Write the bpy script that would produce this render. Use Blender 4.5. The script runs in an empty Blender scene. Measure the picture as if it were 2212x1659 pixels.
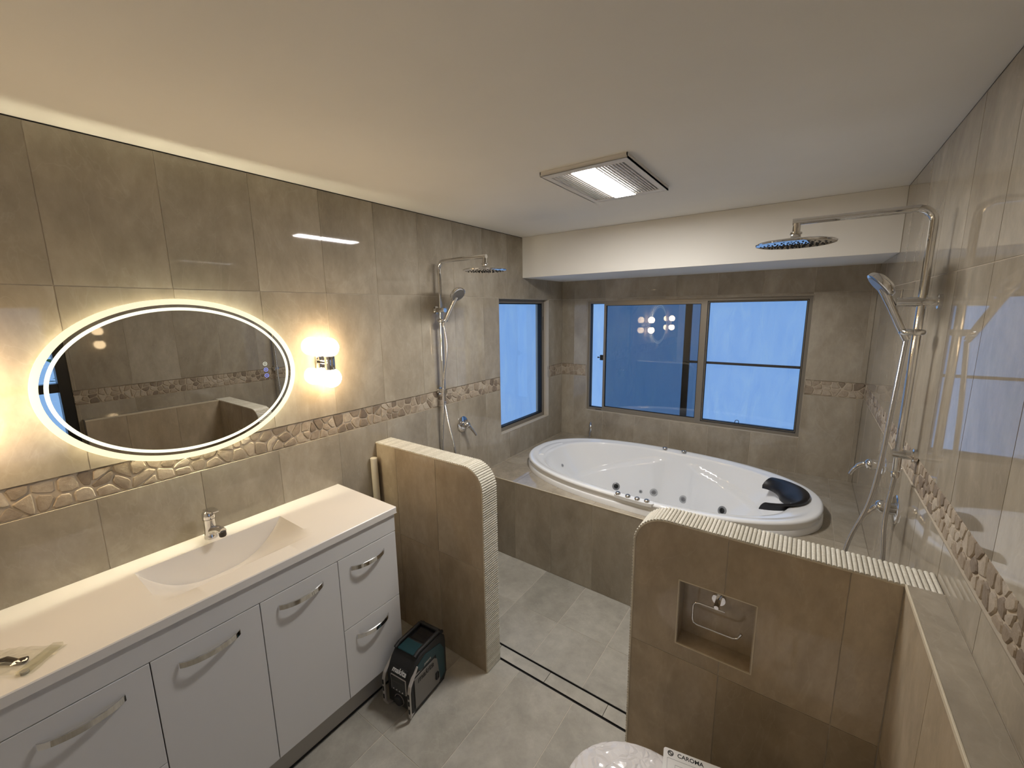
import bpy, bmesh, math, random
from mathutils import Vector, Matrix, noise
random.seed(7)
SC = bpy.context.scene
C = SC.collection
PI = math.pi
# ------------------------------------------------------------------ camera
CX, CY, CZ = 1.92037, -0.03957, 1.77683
YAW, PITCH, ROLL, FPX = math.radians(35.4484), math.radians(-10.0015), math.radians(-0.8013), 896.78
fw = Vector((-math.sin(YAW)*math.cos(PITCH), math.cos(YAW)*math.cos(PITCH), math.sin(PITCH)))
rt = Vector((math.cos(YAW), math.sin(YAW), 0)); up = rt.cross(fw)
r2 = rt*math.cos(ROLL) + up*math.sin(ROLL); u2 = -rt*math.sin(ROLL) + up*math.cos(ROLL)
cam = bpy.data.objects.new('camera', bpy.data.cameras.new('camera')); C.objects.link(cam)
cam.data.sensor_width = 36; cam.data.lens = 36*FPX/2212; cam.data.clip_start = 0.01
M = Matrix.Identity(4)
for i in range(3):
    M[i][0], M[i][1], M[i][2] = r2[i], u2[i], -fw[i]
M[0][3], M[1][3], M[2][3] = CX, CY, CZ
cam.matrix_world = M
SC.camera = cam
# ------------------------------------------------------------------ world / exposure
SC.view_settings.view_transform = 'Standard'
try: SC.view_settings.look = 'None'
except Exception: pass
SC.view_settings.exposure = 0.16
SC.view_settings.gamma = 1.0
SC.view_settings.use_curve_mapping = False
w = bpy.data.worlds.new('dusk_sky'); SC.world = w; w.use_nodes = True
bg = w.node_tree.nodes['Background']
bg.inputs[0].default_value = (0.25, 0.45, 0.80, 1); bg.inputs[1].default_value = 1.85
SC.cycles.max_bounces = 10; SC.cycles.diffuse_bounces = 5; SC.cycles.glossy_bounces = 5
SC.cycles.transmission_bounces = 6; SC.cycles.transparent_max_bounces = 12
SC.cycles.use_denoising = True
SC.cycles.sample_clamp_indirect = 6.0
SC.cycles.caustics_reflective = True
PANEL_L, GLOBE_L, HALO_L, RING_L = 154.0, 34.0, 118.0, 1.25
# ------------------------------------------------------------------ room numbers
W, D, H = 2.257, 3.494, 2.348
YB, ZB = 2.824, 2.036            # bulkhead
ZT, ZU, ZG, ZL = 1.271, 1.169, 1.873, 0.567
NY1, NY2, NZ = 1.335, 1.437, 1.066
LX = 2.185
YS = -0.75                       # wall behind the camera
# ------------------------------------------------------------------ materials
def mat(name, col=(.8,.8,.8), rough=.5, metal=0, **k):
    m = bpy.data.materials.new(name); m.use_nodes = True
    b = m.node_tree.nodes['Principled BSDF']
    b.inputs['Base Color'].default_value = (*col, 1); b.inputs['Roughness'].default_value = rough
    b.inputs['Metallic'].default_value = metal
    for kk, v in k.items(): b.inputs[kk.replace('_', ' ')].default_value = v
    return m
def nd(m, t, **k):
    n = m.node_tree.nodes.new(t)
    for kk, v in k.items(): setattr(n, kk, v)
    return n
def ln(m, a, b): m.node_tree.links.new(a, b)
def ramp(m, fac, stops):
    r = nd(m, 'ShaderNodeValToRGB'); e = r.color_ramp.elements
    e[0].position, e[0].color = stops[0][0], (*stops[0][1], 1)
    e[1].position, e[1].color = stops[-1][0], (*stops[-1][1], 1)
    for p, c in stops[1:-1]:
        x = e.new(p); x.color = (*c, 1)
    ln(m, fac, r.inputs[0]); return r.outputs[0]
def mixc(m, fac, a, b, mode='MIX'):
    n = nd(m, 'ShaderNodeMix', data_type='RGBA', blend_type=mode)
    for s, v in ((n.inputs[0], fac), (n.inputs[6], a), (n.inputs[7], b)):
        if isinstance(v, (int, float)): s.default_value = v
        elif isinstance(v, tuple): s.default_value = (*v, 1)
        else: ln(m, v, s)
    return n.outputs[2]
def pos(m, rnd=0.0):
    g = nd(m, 'ShaderNodeNewGeometry'); o = g.outputs['Position']
    if rnd:
        oi = nd(m, 'ShaderNodeObjectInfo')
        a = nd(m, 'ShaderNodeVectorMath', operation='SCALE'); a.inputs[0].default_value = (rnd, rnd*1.7, rnd*.6)
        ln(m, oi.outputs['Random'], a.inputs['Scale'])
        s = nd(m, 'ShaderNodeVectorMath', operation='ADD'); ln(m, o, s.inputs[0]); ln(m, a.outputs[0], s.inputs[1])
        return s.outputs[0], oi.outputs['Random']
    return o, None
def noi(m, vec, scale, detail=6, rough=.6, dist=0):
    n = nd(m, 'ShaderNodeTexNoise'); n.inputs['Scale'].default_value = scale; n.inputs['Detail'].default_value = detail
    n.inputs['Roughness'].default_value = rough; n.inputs['Distortion'].default_value = dist
    ln(m, vec, n.inputs['Vector']); return n.outputs[0]
def bump(m, h, strength, dist=.001):
    b = nd(m, 'ShaderNodeBump'); b.inputs['Strength'].default_value = strength; b.inputs['Distance'].default_value = dist
    ln(m, h, b.inputs['Height']); ln(m, b.outputs[0], m.node_tree.nodes['Principled BSDF'].inputs['Normal'])
def stone_tile(name, dark, mid, light, rough):
    m = mat(name, mid, rough); B = m.node_tree.nodes['Principled BSDF']
    v, r = pos(m, 9.0)
    mp = nd(m, 'ShaderNodeMapping'); mp.inputs['Scale'].default_value = (1, 1, .55); ln(m, v, mp.inputs[0]); v = mp.outputs[0]
    a = noi(m, v, 2.6, 8, .62, .6); c1 = ramp(m, a, [(.30, dark), (.52, mid), (.74, light)])
    b = noi(m, v, 14, 5, .7); c2 = ramp(m, b, [(.3, (.86,.86,.86)), (.7, (1.1,1.1,1.1))])
    c = mixc(m, 1.0, c1, c2, 'MULTIPLY')
    vn = noi(m, v, 3.4, 4, .5, 1.8)      # thin pale veins where the noise crosses one level
    t = nd(m, 'ShaderNodeMath', operation='SUBTRACT'); ln(m, vn, t.inputs[0]); t.inputs[1].default_value = .5
    t2 = nd(m, 'ShaderNodeMath', operation='ABSOLUTE'); ln(m, t.outputs[0], t2.inputs[0])
    vf = ramp(m, t2.outputs[0], [(0.0, (.10,.10,.10)), (.010, (0,0,0))])
    c = mixc(m, vf, c, tuple(min(1, x*1.35) for x in light))
    tone = ramp(m, r, [(0, (.93,.93,.93)), (1, (1.06,1.06,1.06))])
    c = mixc(m, 1.0, c, tone, 'MULTIPLY'); ln(m, c, B.inputs['Base Color'])
    rr = nd(m, 'ShaderNodeMapRange'); ln(m, b, rr.inputs[0]); rr.inputs[3].default_value = rough*.8; rr.inputs[4].default_value = rough*1.3
    ln(m, rr.outputs[0], B.inputs['Roughness'])
    bump(m, a, .04, .0012)
    return m
M_TILE = stone_tile('glazed_wall_tile', (.265,.226,.172), (.355,.311,.245), (.44,.40,.33), .032)
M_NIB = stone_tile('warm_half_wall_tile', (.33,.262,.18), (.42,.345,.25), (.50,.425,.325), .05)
M_FLOOR = stone_tile('matte_floor_tile', (.30,.285,.245), (.375,.355,.31), (.46,.44,.39), .34)
M_GROUT = mat('pale_grout', (.50,.44,.35), .85)
M_FGROUT = mat('floor_grout', (.62,.575,.49), .85)
m = M_STONE = mat('split_stone', (.38,.31,.24), .62)
v, r = pos(m, 5.0)
c = ramp(m, r, [(0, (.20,.155,.115)), (.35, (.31,.25,.185)), (.7, (.40,.33,.25)), (1, (.47,.41,.33))])
c = mixc(m, 1.0, c, ramp(m, noi(m, v, 45, 6, .7), [(.3, (.72,.70,.68)), (.7, (1.12,1.12,1.12))]), 'MULTIPLY')
ln(m, c, m.node_tree.nodes['Principled BSDF'].inputs['Base Color']); bump(m, noi(m, v, 60, 8, .75), .8, .003)
m = M_STGROUT = mat('stone_band_mortar', (.46,.39,.30), .9)
v, _ = pos(m); bump(m, noi(m, v, 90, 4), .4, .002)
m = M_PAINT = mat('ceiling_paint', (.74,.70,.64), .75)
v, _ = pos(m)
ln(m, ramp(m, noi(m, v, 1.6, 3), [(.3, (.745,.725,.68)), (.7, (.785,.765,.72))]), m.node_tree.nodes['Principled BSDF'].inputs['Base Color'])
bump(m, noi(m, v, 240, 3), .08, .0006)
m = M_FINGER = mat('ribbed_ceramic', (.70,.67,.58), .30)
v, r = pos(m, 3.0)
ln(m, mixc(m, 1.0, ramp(m, r, [(0, (.60,.57,.48)), (1, (.74,.71,.62))]), ramp(m, noi(m, v, 120, 4), [(.35, (.85,.83,.80)), (.65, (1,1,1))]), 'MULTIPLY'), m.node_tree.nodes['Principled BSDF'].inputs['Base Color'])
M_EDGE = mat('edge_trim_cream', (.62,.55,.42), .4)
M_WHITE = mat('gloss_white_lacquer', (.68,.675,.67), .16)
M_TOP = mat('polymarble_white', (.80,.77,.73), .18)
M_TUB = mat('white_acrylic', (.83,.84,.85), .10, Coat_Weight=.5, Coat_Roughness=.04)
M_KICK = mat('kick_board_grey', (.42,.40,.36), .4)
M_GAP = mat('shadow_gap_black', (.012,.012,.012), .8)
m = M_CHROME = mat('chrome', (.76,.755,.75), .045, 1.0)
M_HOSE = mat('braided_steel_hose', (.62,.62,.63), .22, 1.0)
m = M_HOSE; v, _ = pos(m); wv = nd(m, 'ShaderNodeTexWave'); wv.bands_direction = 'Z'; wv.inputs['Scale'].default_value = 110; ln(m, v, wv.inputs['Vector']); bump(m, wv.outputs['Fac'], .5, .001)
M_FRAME = mat('bronze_window_frame', (.25,.225,.19), .36, .4)
M_DARKF = mat('dark_screen_frame', (.055,.045,.038), .45, .3)
M_SEAL = mat('black_glazing_seal', (.006,.006,.006), .6)
M_BLACKF = mat('black_window_frame', (.012,.012,.013), .3)
M_RUB = mat('black_headrest_foam', (.008,.008,.010), .42)
M_JETG = mat('grey_jet_plastic', (.22,.225,.235), .3)
M_JETR = mat('pale_jet_ring', (.44,.45,.46), .22)
M_PIPE = mat('cream_pvc_pipe', (.66,.60,.48), .4)
M_RBODY = mat('radio_black_rubber', (.012,.012,.013), .5)
M_TEAL = mat('radio_teal_plastic', (.006,.045,.058), .38)
m = M_GRILLE = mat('radio_grey_grille', (.22,.205,.19), .45, .4)
v, _ = pos(m); bump(m, noi(m, v, 600, 2), .6, .001)
M_RAIL = mat('radio_silver_guard', (.52,.49,.46), .35, .5)
M_INKW = mat('white_ink', (.75,.75,.75), .5)
M_INKB = mat('black_ink', (.01,.01,.01), .5)
M_SCREEN = mat('dark_display', (.01,.01,.012), .08)
M_PAPER = mat('white_card', (.78,.78,.77), .6)
M_LEAF = mat('green_leaf', (.06,.18,.03), .5)
M_PAVE = mat('garden_paving', (.30,.31,.33), .8)
M_ENAMEL = mat('grille_white_plastic', (.66,.64,.61), .4)
M_CAVITY_SHADE = mat('painted_cavity_shade', (.008,.007,.006), .9)
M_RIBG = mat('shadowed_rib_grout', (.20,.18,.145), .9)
M_TOILET = mat('toilet_ceramic', (.80,.80,.80), .12)
# plastic wrap on the seat: crinkled clear film over white
m = M_WRAP = mat('wrapped_seat_plastic', (.76,.74,.745), .14, Coat_Weight=1.0, Coat_Roughness=.03)
v, _ = pos(m)
vo = nd(m, 'ShaderNodeTexVoronoi', feature='DISTANCE_TO_EDGE'); vo.inputs['Scale'].default_value = 36
mp = nd(m, 'ShaderNodeVectorMath', operation='ADD'); ln(m, v, mp.inputs[0])
nn = nd(m, 'ShaderNodeTexNoise'); nn.inputs['Scale'].default_value = 9; ln(m, v, nn.inputs['Vector'])
sc_ = nd(m, 'ShaderNodeVectorMath', operation='SCALE'); sc_.inputs['Scale'].default_value = .12; ln(m, nn.outputs[1], sc_.inputs[0]); ln(m, sc_.outputs[0], mp.inputs[1])
ln(m, mp.outputs[0], vo.inputs['Vector'])
bump(m, vo.outputs[0], .75, .012)
def emis(name, col, s):
    m = bpy.data.materials.new(name); m.use_nodes = True; nt = m.node_tree
    nt.nodes.remove(nt.nodes['Principled BSDF']); e = nt.nodes.new('ShaderNodeEmission')
    e.inputs[0].default_value = (*col, 1); e.inputs[1].default_value = s
    nt.links.new(e.outputs[0], nt.nodes['Material Output'].inputs[0]); return m
E_PANEL = emis('cool_led_panel', (1, .97, .93), PANEL_L)
E_GLOBE = emis('warm_opal_globe', (1, .73, .43), GLOBE_L)
E_HALO = emis('warm_led_strip', (1, .93, .66), HALO_L)
E_RING = emis('lit_mirror_ring', (1, .97, .72), RING_L)
E_BTNW = emis('touch_button_glow_white', (.8, .8, .65), .9)
E_BTNB = emis('touch_button_glow_blue', (.30, .36, .95), 1.0)
# frosted acrylic rim of the mirror: lit through from behind
m = M_FROST = mat('frosted_rim_glass', (.80,.80,.62), .35, Emission_Strength=.62)
m.node_tree.nodes['Principled BSDF'].inputs['Emission Color'].default_value = (1, .98, .68, 1)
M_MIRROR = mat('mirror_silver', (.56,.55,.52), .0, 1.0)
def thin_glass(name, tint, refl=(1,1,1), ior=1.5, base=.0):
    m = bpy.data.materials.new(name); m.use_nodes = True; nt = m.node_tree; nt.nodes.remove(nt.nodes['Principled BSDF'])
    t = nt.nodes.new('ShaderNodeBsdfTransparent'); t.inputs[0].default_value = (*tint, 1)
    g = nt.nodes.new('ShaderNodeBsdfGlossy'); g.inputs['Roughness'].default_value = 0.0; g.inputs[0].default_value = (*refl, 1)
    f = nt.nodes.new('ShaderNodeFresnel'); f.inputs[0].default_value = ior
    x = nt.nodes.new('ShaderNodeMixShader'); gm = nt.nodes.new('ShaderNodeNewGeometry'); iv = nt.nodes.new('ShaderNodeMath'); iv.operation = 'SUBTRACT'; iv.inputs[0].default_value = 1
    nt.links.new(gm.outputs['Backfacing'], iv.inputs[1]); ml = nt.nodes.new('ShaderNodeMath'); ml.operation = 'MULTIPLY'
    nt.links.new(f.outputs[0], ml.inputs[0]); nt.links.new(iv.outputs[0], ml.inputs[1]); nt.links.new(ml.outputs[0], x.inputs[0]); nt.links.new(t.outputs[0], x.inputs[1]); nt.links.new(g.outputs[0], x.inputs[2])
    nt.links.new(x.outputs[0], nt.nodes['Material Output'].inputs[0]); return m
M_GLASS = thin_glass('clear_glass', (.93,.95,.97))
M_TINT = thin_glass('tinted_slider_glass', (.46,.53,.58), ior=1.8)
M_POLY = thin_glass('clear_packet_plastic', (.90,.90,.86), ior=1.45)
# translucent builder's film outside the windows, lit by the sky
m = M_FILM = bpy.data.materials.new('translucent_film'); m.use_nodes = True; nt = m.node_tree; nt.nodes.remove(nt.nodes['Principled BSDF'])
t = nt.nodes.new('ShaderNodeBsdfTranslucent'); d_ = nt.nodes.new('ShaderNodeBsdfDiffuse'); x = nt.nodes.new('ShaderNodeMixShader'); x.inputs[0].default_value = .12
v, _ = pos(m)
mp = nd(m, 'ShaderNodeMapping'); mp.inputs['Rotation'].default_value = (0, .7, 0); mp.inputs['Scale'].default_value = (5, 5, 1.2); ln(m, v, mp.inputs[0])
n1 = noi(m, mp.outputs[0], 2.2, 6, .6, 1.2)
cc = ramp(m, n1, [(.28, (.68,.72,.77)), (.55, (.74,.76,.78)), (.78, (.82,.81,.78))])
ln(m, cc, t.inputs[0]); d_.inputs[0].default_value = (.5,.5,.5,1)
bb = nd(m, 'ShaderNodeBump'); bb.inputs['Strength'].default_value = .5; bb.inputs['Distance'].default_value = .02; ln(m, n1, bb.inputs['Height']); ln(m, bb.outputs[0], t.inputs['Normal'])
nt.links.new(t.outputs[0], x.inputs[1]); nt.links.new(d_.outputs[0], x.inputs[2]); nt.links.new(x.outputs[0], nt.nodes['Material Output'].inputs[0])

# ------------------------------------------------------------------ mesh helpers
def obj(name, bm, m, parent=None, smooth=False, world=True, mats=None):
    if parent is not None and world:
        bm.transform(parent_mw(parent).inverted())
    me = bpy.data.meshes.new(name); bm.to_mesh(me); bm.free()
    for mm in (mats or [m]): me.materials.append(mm)
    if smooth:
        for p in me.polygons: p.use_smooth = True
    o = bpy.data.objects.new(name, me); C.objects.link(o)
    if parent is not None: o.parent = parent
    return o
def parent_mw(p):
    mw = p.matrix_basis.copy()
    while p.parent is not None:
        p = p.parent; mw = p.matrix_basis @ mw
    return mw
def smooth_by(o, deg=35):
    me = o.data; bm = bmesh.new(); bm.from_mesh(me)
    for f in bm.faces: f.smooth = True
    for e in bm.edges:
        if len(e.link_faces) == 2 and e.calc_face_angle(0) > math.radians(deg): e.smooth = False
    bm.to_mesh(me); bm.free(); return o
def thing(name, label, cat, loc=(0,0,0), rz=0, group=None):
    o = bpy.data.objects.new(name, None); C.objects.link(o); o.empty_display_size = .05
    o.location = loc; o.rotation_euler = (0, 0, rz); o['label'] = label; o['category'] = cat
    if group: o['group'] = group
    return o
def struct(o, label=None):
    o['kind'] = 'structure'
    if label: o['label'] = label
    return o
def B(): return bmesh.new()
def box(bm, x0, x1, y0, y1, z0, z1, bev=0, seg=2):
    r = bmesh.ops.create_cube(bm, size=1)
    vs = r['verts']
    bmesh.ops.scale(bm, vec=(x1-x0, y1-y0, z1-z0), verts=vs)
    bmesh.ops.translate(bm, vec=((x0+x1)/2, (y0+y1)/2, (z0+z1)/2), verts=vs)
    if bev:
        es = list({e for vv in vs for e in vv.link_edges})
        bmesh.ops.bevel(bm, geom=es, offset=bev, segments=seg, profile=.5, affect='EDGES')
    return bm
def frame_of(d):
    d = Vector(d).normalized(); a = Vector((0,0,1)) if abs(d.z) < .9 else Vector((1,0,0))
    u = d.cross(a).normalized(); return u, d.cross(u).normalized(), d
def tube(bm, pts, r, seg=14, caps=True):
    """swept tube through pts; r a number or list"""
    pts = [Vector(p) for p in pts]; n = len(pts); rings = []
    d0 = (pts[1]-pts[0]).normalized(); u, v, _ = frame_of(d0)
    for i, p in enumerate(pts):
        d = (pts[min(i+1, n-1)] - pts[max(i-1, 0)]).normalized()
        u = (u - d*u.dot(d)).normalized(); v = d.cross(u)
        rr = r[i] if isinstance(r, (list, tuple)) else r
        rings.append([bm.verts.new(p + (u*math.cos(2*PI*k/seg) + v*math.sin(2*PI*k/seg))*rr) for k in range(seg)])
    for a, b in zip(rings, rings[1:]):
        for k in range(seg): bm.faces.new((a[k], a[(k+1) % seg], b[(k+1) % seg], b[k]))
    if caps: bm.faces.new(rings[0][::-1]); bm.faces.new(rings[-1])
    return bm
def lathe(bm, prof, org, axis=(0,0,1), seg=28):
    """prof: list of (radius, height along axis)"""
    u, v, a = frame_of(axis); org = Vector(org); rings = []
    for r, h in prof:
        if r < 1e-6: rings.append([bm.verts.new(org + a*h)])
        else: rings.append([bm.verts.new(org + a*h + (u*math.cos(2*PI*k/seg) + v*math.sin(2*PI*k/seg))*r) for k in range(seg)])
    for p, q in zip(rings, rings[1:]):
        for k in range(seg):
            k2 = (k+1) % seg
            if len(p) == 1 and len(q) == 1: continue
            if len(p) == 1: bm.faces.new((p[0], q[k2], q[k]))
            elif len(q) == 1: bm.faces.new((p[k], p[k2], q[0]))
            else: bm.faces.new((p[k], p[k2], q[k2], q[k]))
    bmesh.ops.recalc_face_normals(bm, faces=bm.faces[:])
    return bm
def prism(bm, poly, f, d0, d1):
    """poly in 2D, f(u,v,d)->xyz"""
    a = [bm.verts.new(f(u_, v_, d0)) for u_, v_ in poly]; b = [bm.verts.new(f(u_, v_, d1)) for u_, v_ in poly]
    n = len(poly); bm.faces.new(a); bm.faces.new(b[::-1])
    for k in range(n): bm.faces.new((a[k], b[k], b[(k+1) % n], a[(k+1) % n]))
    bmesh.ops.recalc_face_normals(bm, faces=bm.faces[:]); return bm
def spline(P, n=8):
    P = [Vector(p) for p in P]; out = []
    for i in range(len(P)-1):
        p0, p1, p2, p3 = P[max(i-1,0)], P[i], P[i+1], P[min(i+2, len(P)-1)]
        for k in range(n):
            t = k/n
            out.append(.5*((2*p1) + (-p0+p2)*t + (2*p0-5*p1+4*p2-p3)*t*t + (-p0+3*p1-3*p2+p3)*t**3))
    return out + [P[-1]]
def slab_tile(name, polys, f, th, m, parent, tilt=.0006, bev=.0):
    """one tile: coplanar polygons (u,v) as one face patch with its edges turned back; f maps (u,v,depth)"""
    bm = B(); V = {}
    def g(p):
        k = (round(p[0], 5), round(p[1], 5))
        if k not in V: V[k] = bm.verts.new((p[0], p[1], 0))
        return V[k]
    for P in polys:
        try: bm.faces.new([g(p) for p in P])
        except ValueError: pass
    front = bm.faces[:]
    es = [e for e in bm.edges if len(e.link_faces) == 1]
    r = bmesh.ops.extrude_edge_only(bm, edges=es)
    for vv in r['geom']:
        if isinstance(vv, bmesh.types.BMVert): vv.co.z = -th
    us = [k[0] for k in V]; vs = [k[1] for k in V]; cu, cv = (min(us)+max(us))/2, (min(vs)+max(vs))/2
    ta, tb = random.uniform(-tilt, tilt), random.uniform(-tilt, tilt)
    for vv in bm.verts: vv.co.z += (vv.co.x-cu)*ta + (vv.co.y-cv)*tb
    for vv in bm.verts: vv.co = Vector(f(vv.co.x, vv.co.y, vv.co.z))
    want = Vector(f(0, 0, 1)) - Vector(f(0, 0, 0))
    bmesh.ops.recalc_face_normals(bm, faces=bm.faces[:])
    front = [fc for fc in front if fc.is_valid]
    if front[0].normal.dot(want) < 0: bmesh.ops.reverse_faces(bm, faces=bm.faces[:])
    return obj(name, bm, m, parent)
def cells(u0, u1, v0, v1, holes):
    us = sorted({u0, u1, *[h[i] for h in holes for i in (0, 1) if u0 < h[i] < u1]})
    vs = sorted({v0, v1, *[h[i] for h in holes for i in (2, 3) if v0 < h[i] < v1]})
    out = []
    for a, b in zip(us, us[1:]):
        for c, d in zip(vs, vs[1:]):
            mu, mv = (a+b)/2, (c+d)/2
            if any(h[0] < mu < h[1] and h[2] < mv < h[3] for h in holes): continue
            out.append([(a, c), (b, c), (b, d), (a, d)])
    return out
J = .0013                                                         # half a joint
def tile_wall(parent, f, cols, rows, holes, m=M_TILE, th=.009, name='tile'):
    for a, b in zip(cols, cols[1:]):
        for c, d in zip(rows, rows[1:]):
            if b-a < .01 or d-c < .01: continue
            hh = [(h[0]-J, h[1]+J, h[2]-J, h[3]+J) for h in holes]
            P = cells(a+J, b-J, c+J, d-J, hh)
            if P: slab_tile(name, P, f, th, m, parent)
def wall_slab(name, f, u0, u1, v0, v1, holes, d0, d1, m):
    bm = B()
    for P in cells(u0, u1, v0, v1, holes):
        a = [bm.verts.new(f(u_, v_, d0)) for u_, v_ in P]; b = [bm.verts.new(f(u_, v_, d1)) for u_, v_ in P]
        bm.faces.new(a); bm.faces.new(b[::-1])
        for k in range(4): bm.faces.new((a[k], b[k], b[(k+1) % 4], a[(k+1) % 4]))
    bmesh.ops.remove_doubles(bm, verts=bm.verts[:], dist=1e-5)
    # inner walls between cells
    seen = {}
    for fc in bm.faces: seen.setdefault(frozenset(v.index for v in fc.verts), []).append(fc)
    bm.verts.index_update(); seen = {}
    for fc in bm.faces: seen.setdefault(frozenset(v.index for v in fc.verts), []).append(fc)
    kill = [fc for L in seen.values() if len(L) > 1 for fc in L]
    if kill: bmesh.ops.delete(bm, geom=kill, context='FACES')
    bmesh.ops.recalc_face_normals(bm, faces=bm.faces[:])
    return struct(obj(name, bm, m))
def grid(start, step, lo, hi):
    k = math.ceil((lo+.012-start)/step); g = [lo]
    while start + k*step < hi-.012: g.append(start + k*step); k += 1
    return g + [hi]
def text(name, s, size, m, parent, mw, ext=.0004, shear=0, bold=0, align='CENTER'):
    cu = bpy.data.curves.new(name, 'FONT'); cu.body = s; cu.size = size; cu.extrude = ext; cu.shear = shear; cu.offset = bold
    cu.align_x = align; cu.align_y = 'CENTER'; cu.resolution_u = 3
    t = bpy.data.objects.new('tmp', cu); C.objects.link(t)
    dg = bpy.context.evaluated_depsgraph_get(); me = bpy.data.meshes.new_from_object(t.evaluated_get(dg))
    bpy.data.objects.remove(t); bpy.data.curves.remove(cu)
    me.transform(mw); me.materials.clear(); me.materials.append(m)
    if parent is not None: me.transform(parent_mw(parent).inverted())
    o = bpy.data.objects.new(name, me); C.objects.link(o); o.parent = parent; return o
def basis(x, y, org):
    x = Vector(x).normalized(); y = Vector(y); y = (y - x*y.dot(x)).normalized(); z = x.cross(y)
    m_ = Matrix.Identity(4)
    for i in range(3): m_[i][0], m_[i][1], m_[i][2], m_[i][3] = x[i], y[i], z[i], org[i]
    return m_

# ------------------------------------------------------------------ room shell
FL = lambda u, v, d: (d, u, v)                 # left wall, u = y
FR = lambda u, v, d: (W-d, u, v)               # right wall
FB = lambda u, v, d: (u, D-d, v)               # window wall
FS = lambda u, v, d: (u, YS+d, v)              # wall behind the camera
FZ = lambda u, v, d: (u, v, d)                 # floor
WIN1 = (.257, 1.930, .846, 1.852)              # back window opening (x, z)
WIN2 = (2.503, 3.243, .805, 1.868)             # left window opening (y, z)
WIN3 = (.04, .50, .72, 1.90)                  # window beside the camera (y, z)
wall_left = wall_slab('wall_left', FL, YS-.12, D+.14, -.05, H+.1, [WIN2], -.14, -.009, M_GROUT)
wall_right = wall_slab('wall_right', FR, YS-.12, D+.14, -.05, H+.1, [WIN3], -.14, -.009, M_GROUT)
wall_back = wall_slab('wall_back', FB, -.009, W+.009, -.05, H+.1, [WIN1], -.14, -.009, M_GROUT)
wall_front = wall_slab('wall_front', FS, -.009, W+.009, -.05, H+.1, [], -.12, -.0, M_PAINT)
bm = box(B(), -.14, W+.14, YS-.12, D+.14, -.10, -.009)
floor = struct(obj('floor', bm, M_FGROUT))
bm = box(B(), -.14, W+.14, YS-.12, D+.14, H, H+.1)
ceiling = struct(obj('ceiling', bm, M_PAINT))
bm = box(B(), .0, W, YB, D, ZB, H-.0005, .0015, 1)
struct(obj('wall_bulkhead', bm, M_PAINT), 'white painted boxed bulkhead above the bath')
def grout_bed(par, f, u0, u1, v0, v1, holes, m=M_GROUT):
    slab_tile('grout_bed', cells(u0, u1, v0, v1, holes), lambda u, v, d: f(u, v, d-.0016), .0070, m, par, 0)
for par, f, u0, u1, zt_, hs in ((wall_left, FL, YS, D, H, [WIN2]), (wall_right, FR, YS, D, H, [WIN3]), (wall_back, FB, 0, W, ZB, [WIN1])):
    grout_bed(par, f, u0, u1, 0, ZU-.002, hs); grout_bed(par, f, u0, u1, ZT+.002, zt_, hs)
# tiles
ROWS = [.0, ZL, ZU-.001]
rowsU = [ZT+.001, ZG, H-.004]
cl = grid(.217, .3, YS, D)
tile_wall(wall_left, FL, cl, ROWS, [WIN2]); tile_wall(wall_left, FL, cl, rowsU, [WIN2])
tile_wall(wall_right, FR, cl, ROWS, [WIN3]); tile_wall(wall_right, FR, cl, rowsU, [WIN3])
cb = grid(.13, .3, .0, W)
tile_wall(wall_back, FB, cb, ROWS, [WIN1]); tile_wall(wall_back, FB, cb, [ZT+.001, ZG, ZB], [WIN1])

for nm_, f, u0, u1, zt_ in (('l', FL, YS, YB, H), ('r', FR, YS, YB, H)):
    par = wall_left if nm_ == 'l' else wall_right
    slab_tile('painted_gap_shade', [[(u0, zt_-.0042), (u1, zt_-.0042), (u1, zt_-.0003), (u0, zt_-.0003)]], lambda u, v, d, f=f: f(u, v, d-.0010), .004, M_GAP, par, 0)  # black strip paints the shade of the gap under the ceiling
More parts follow.
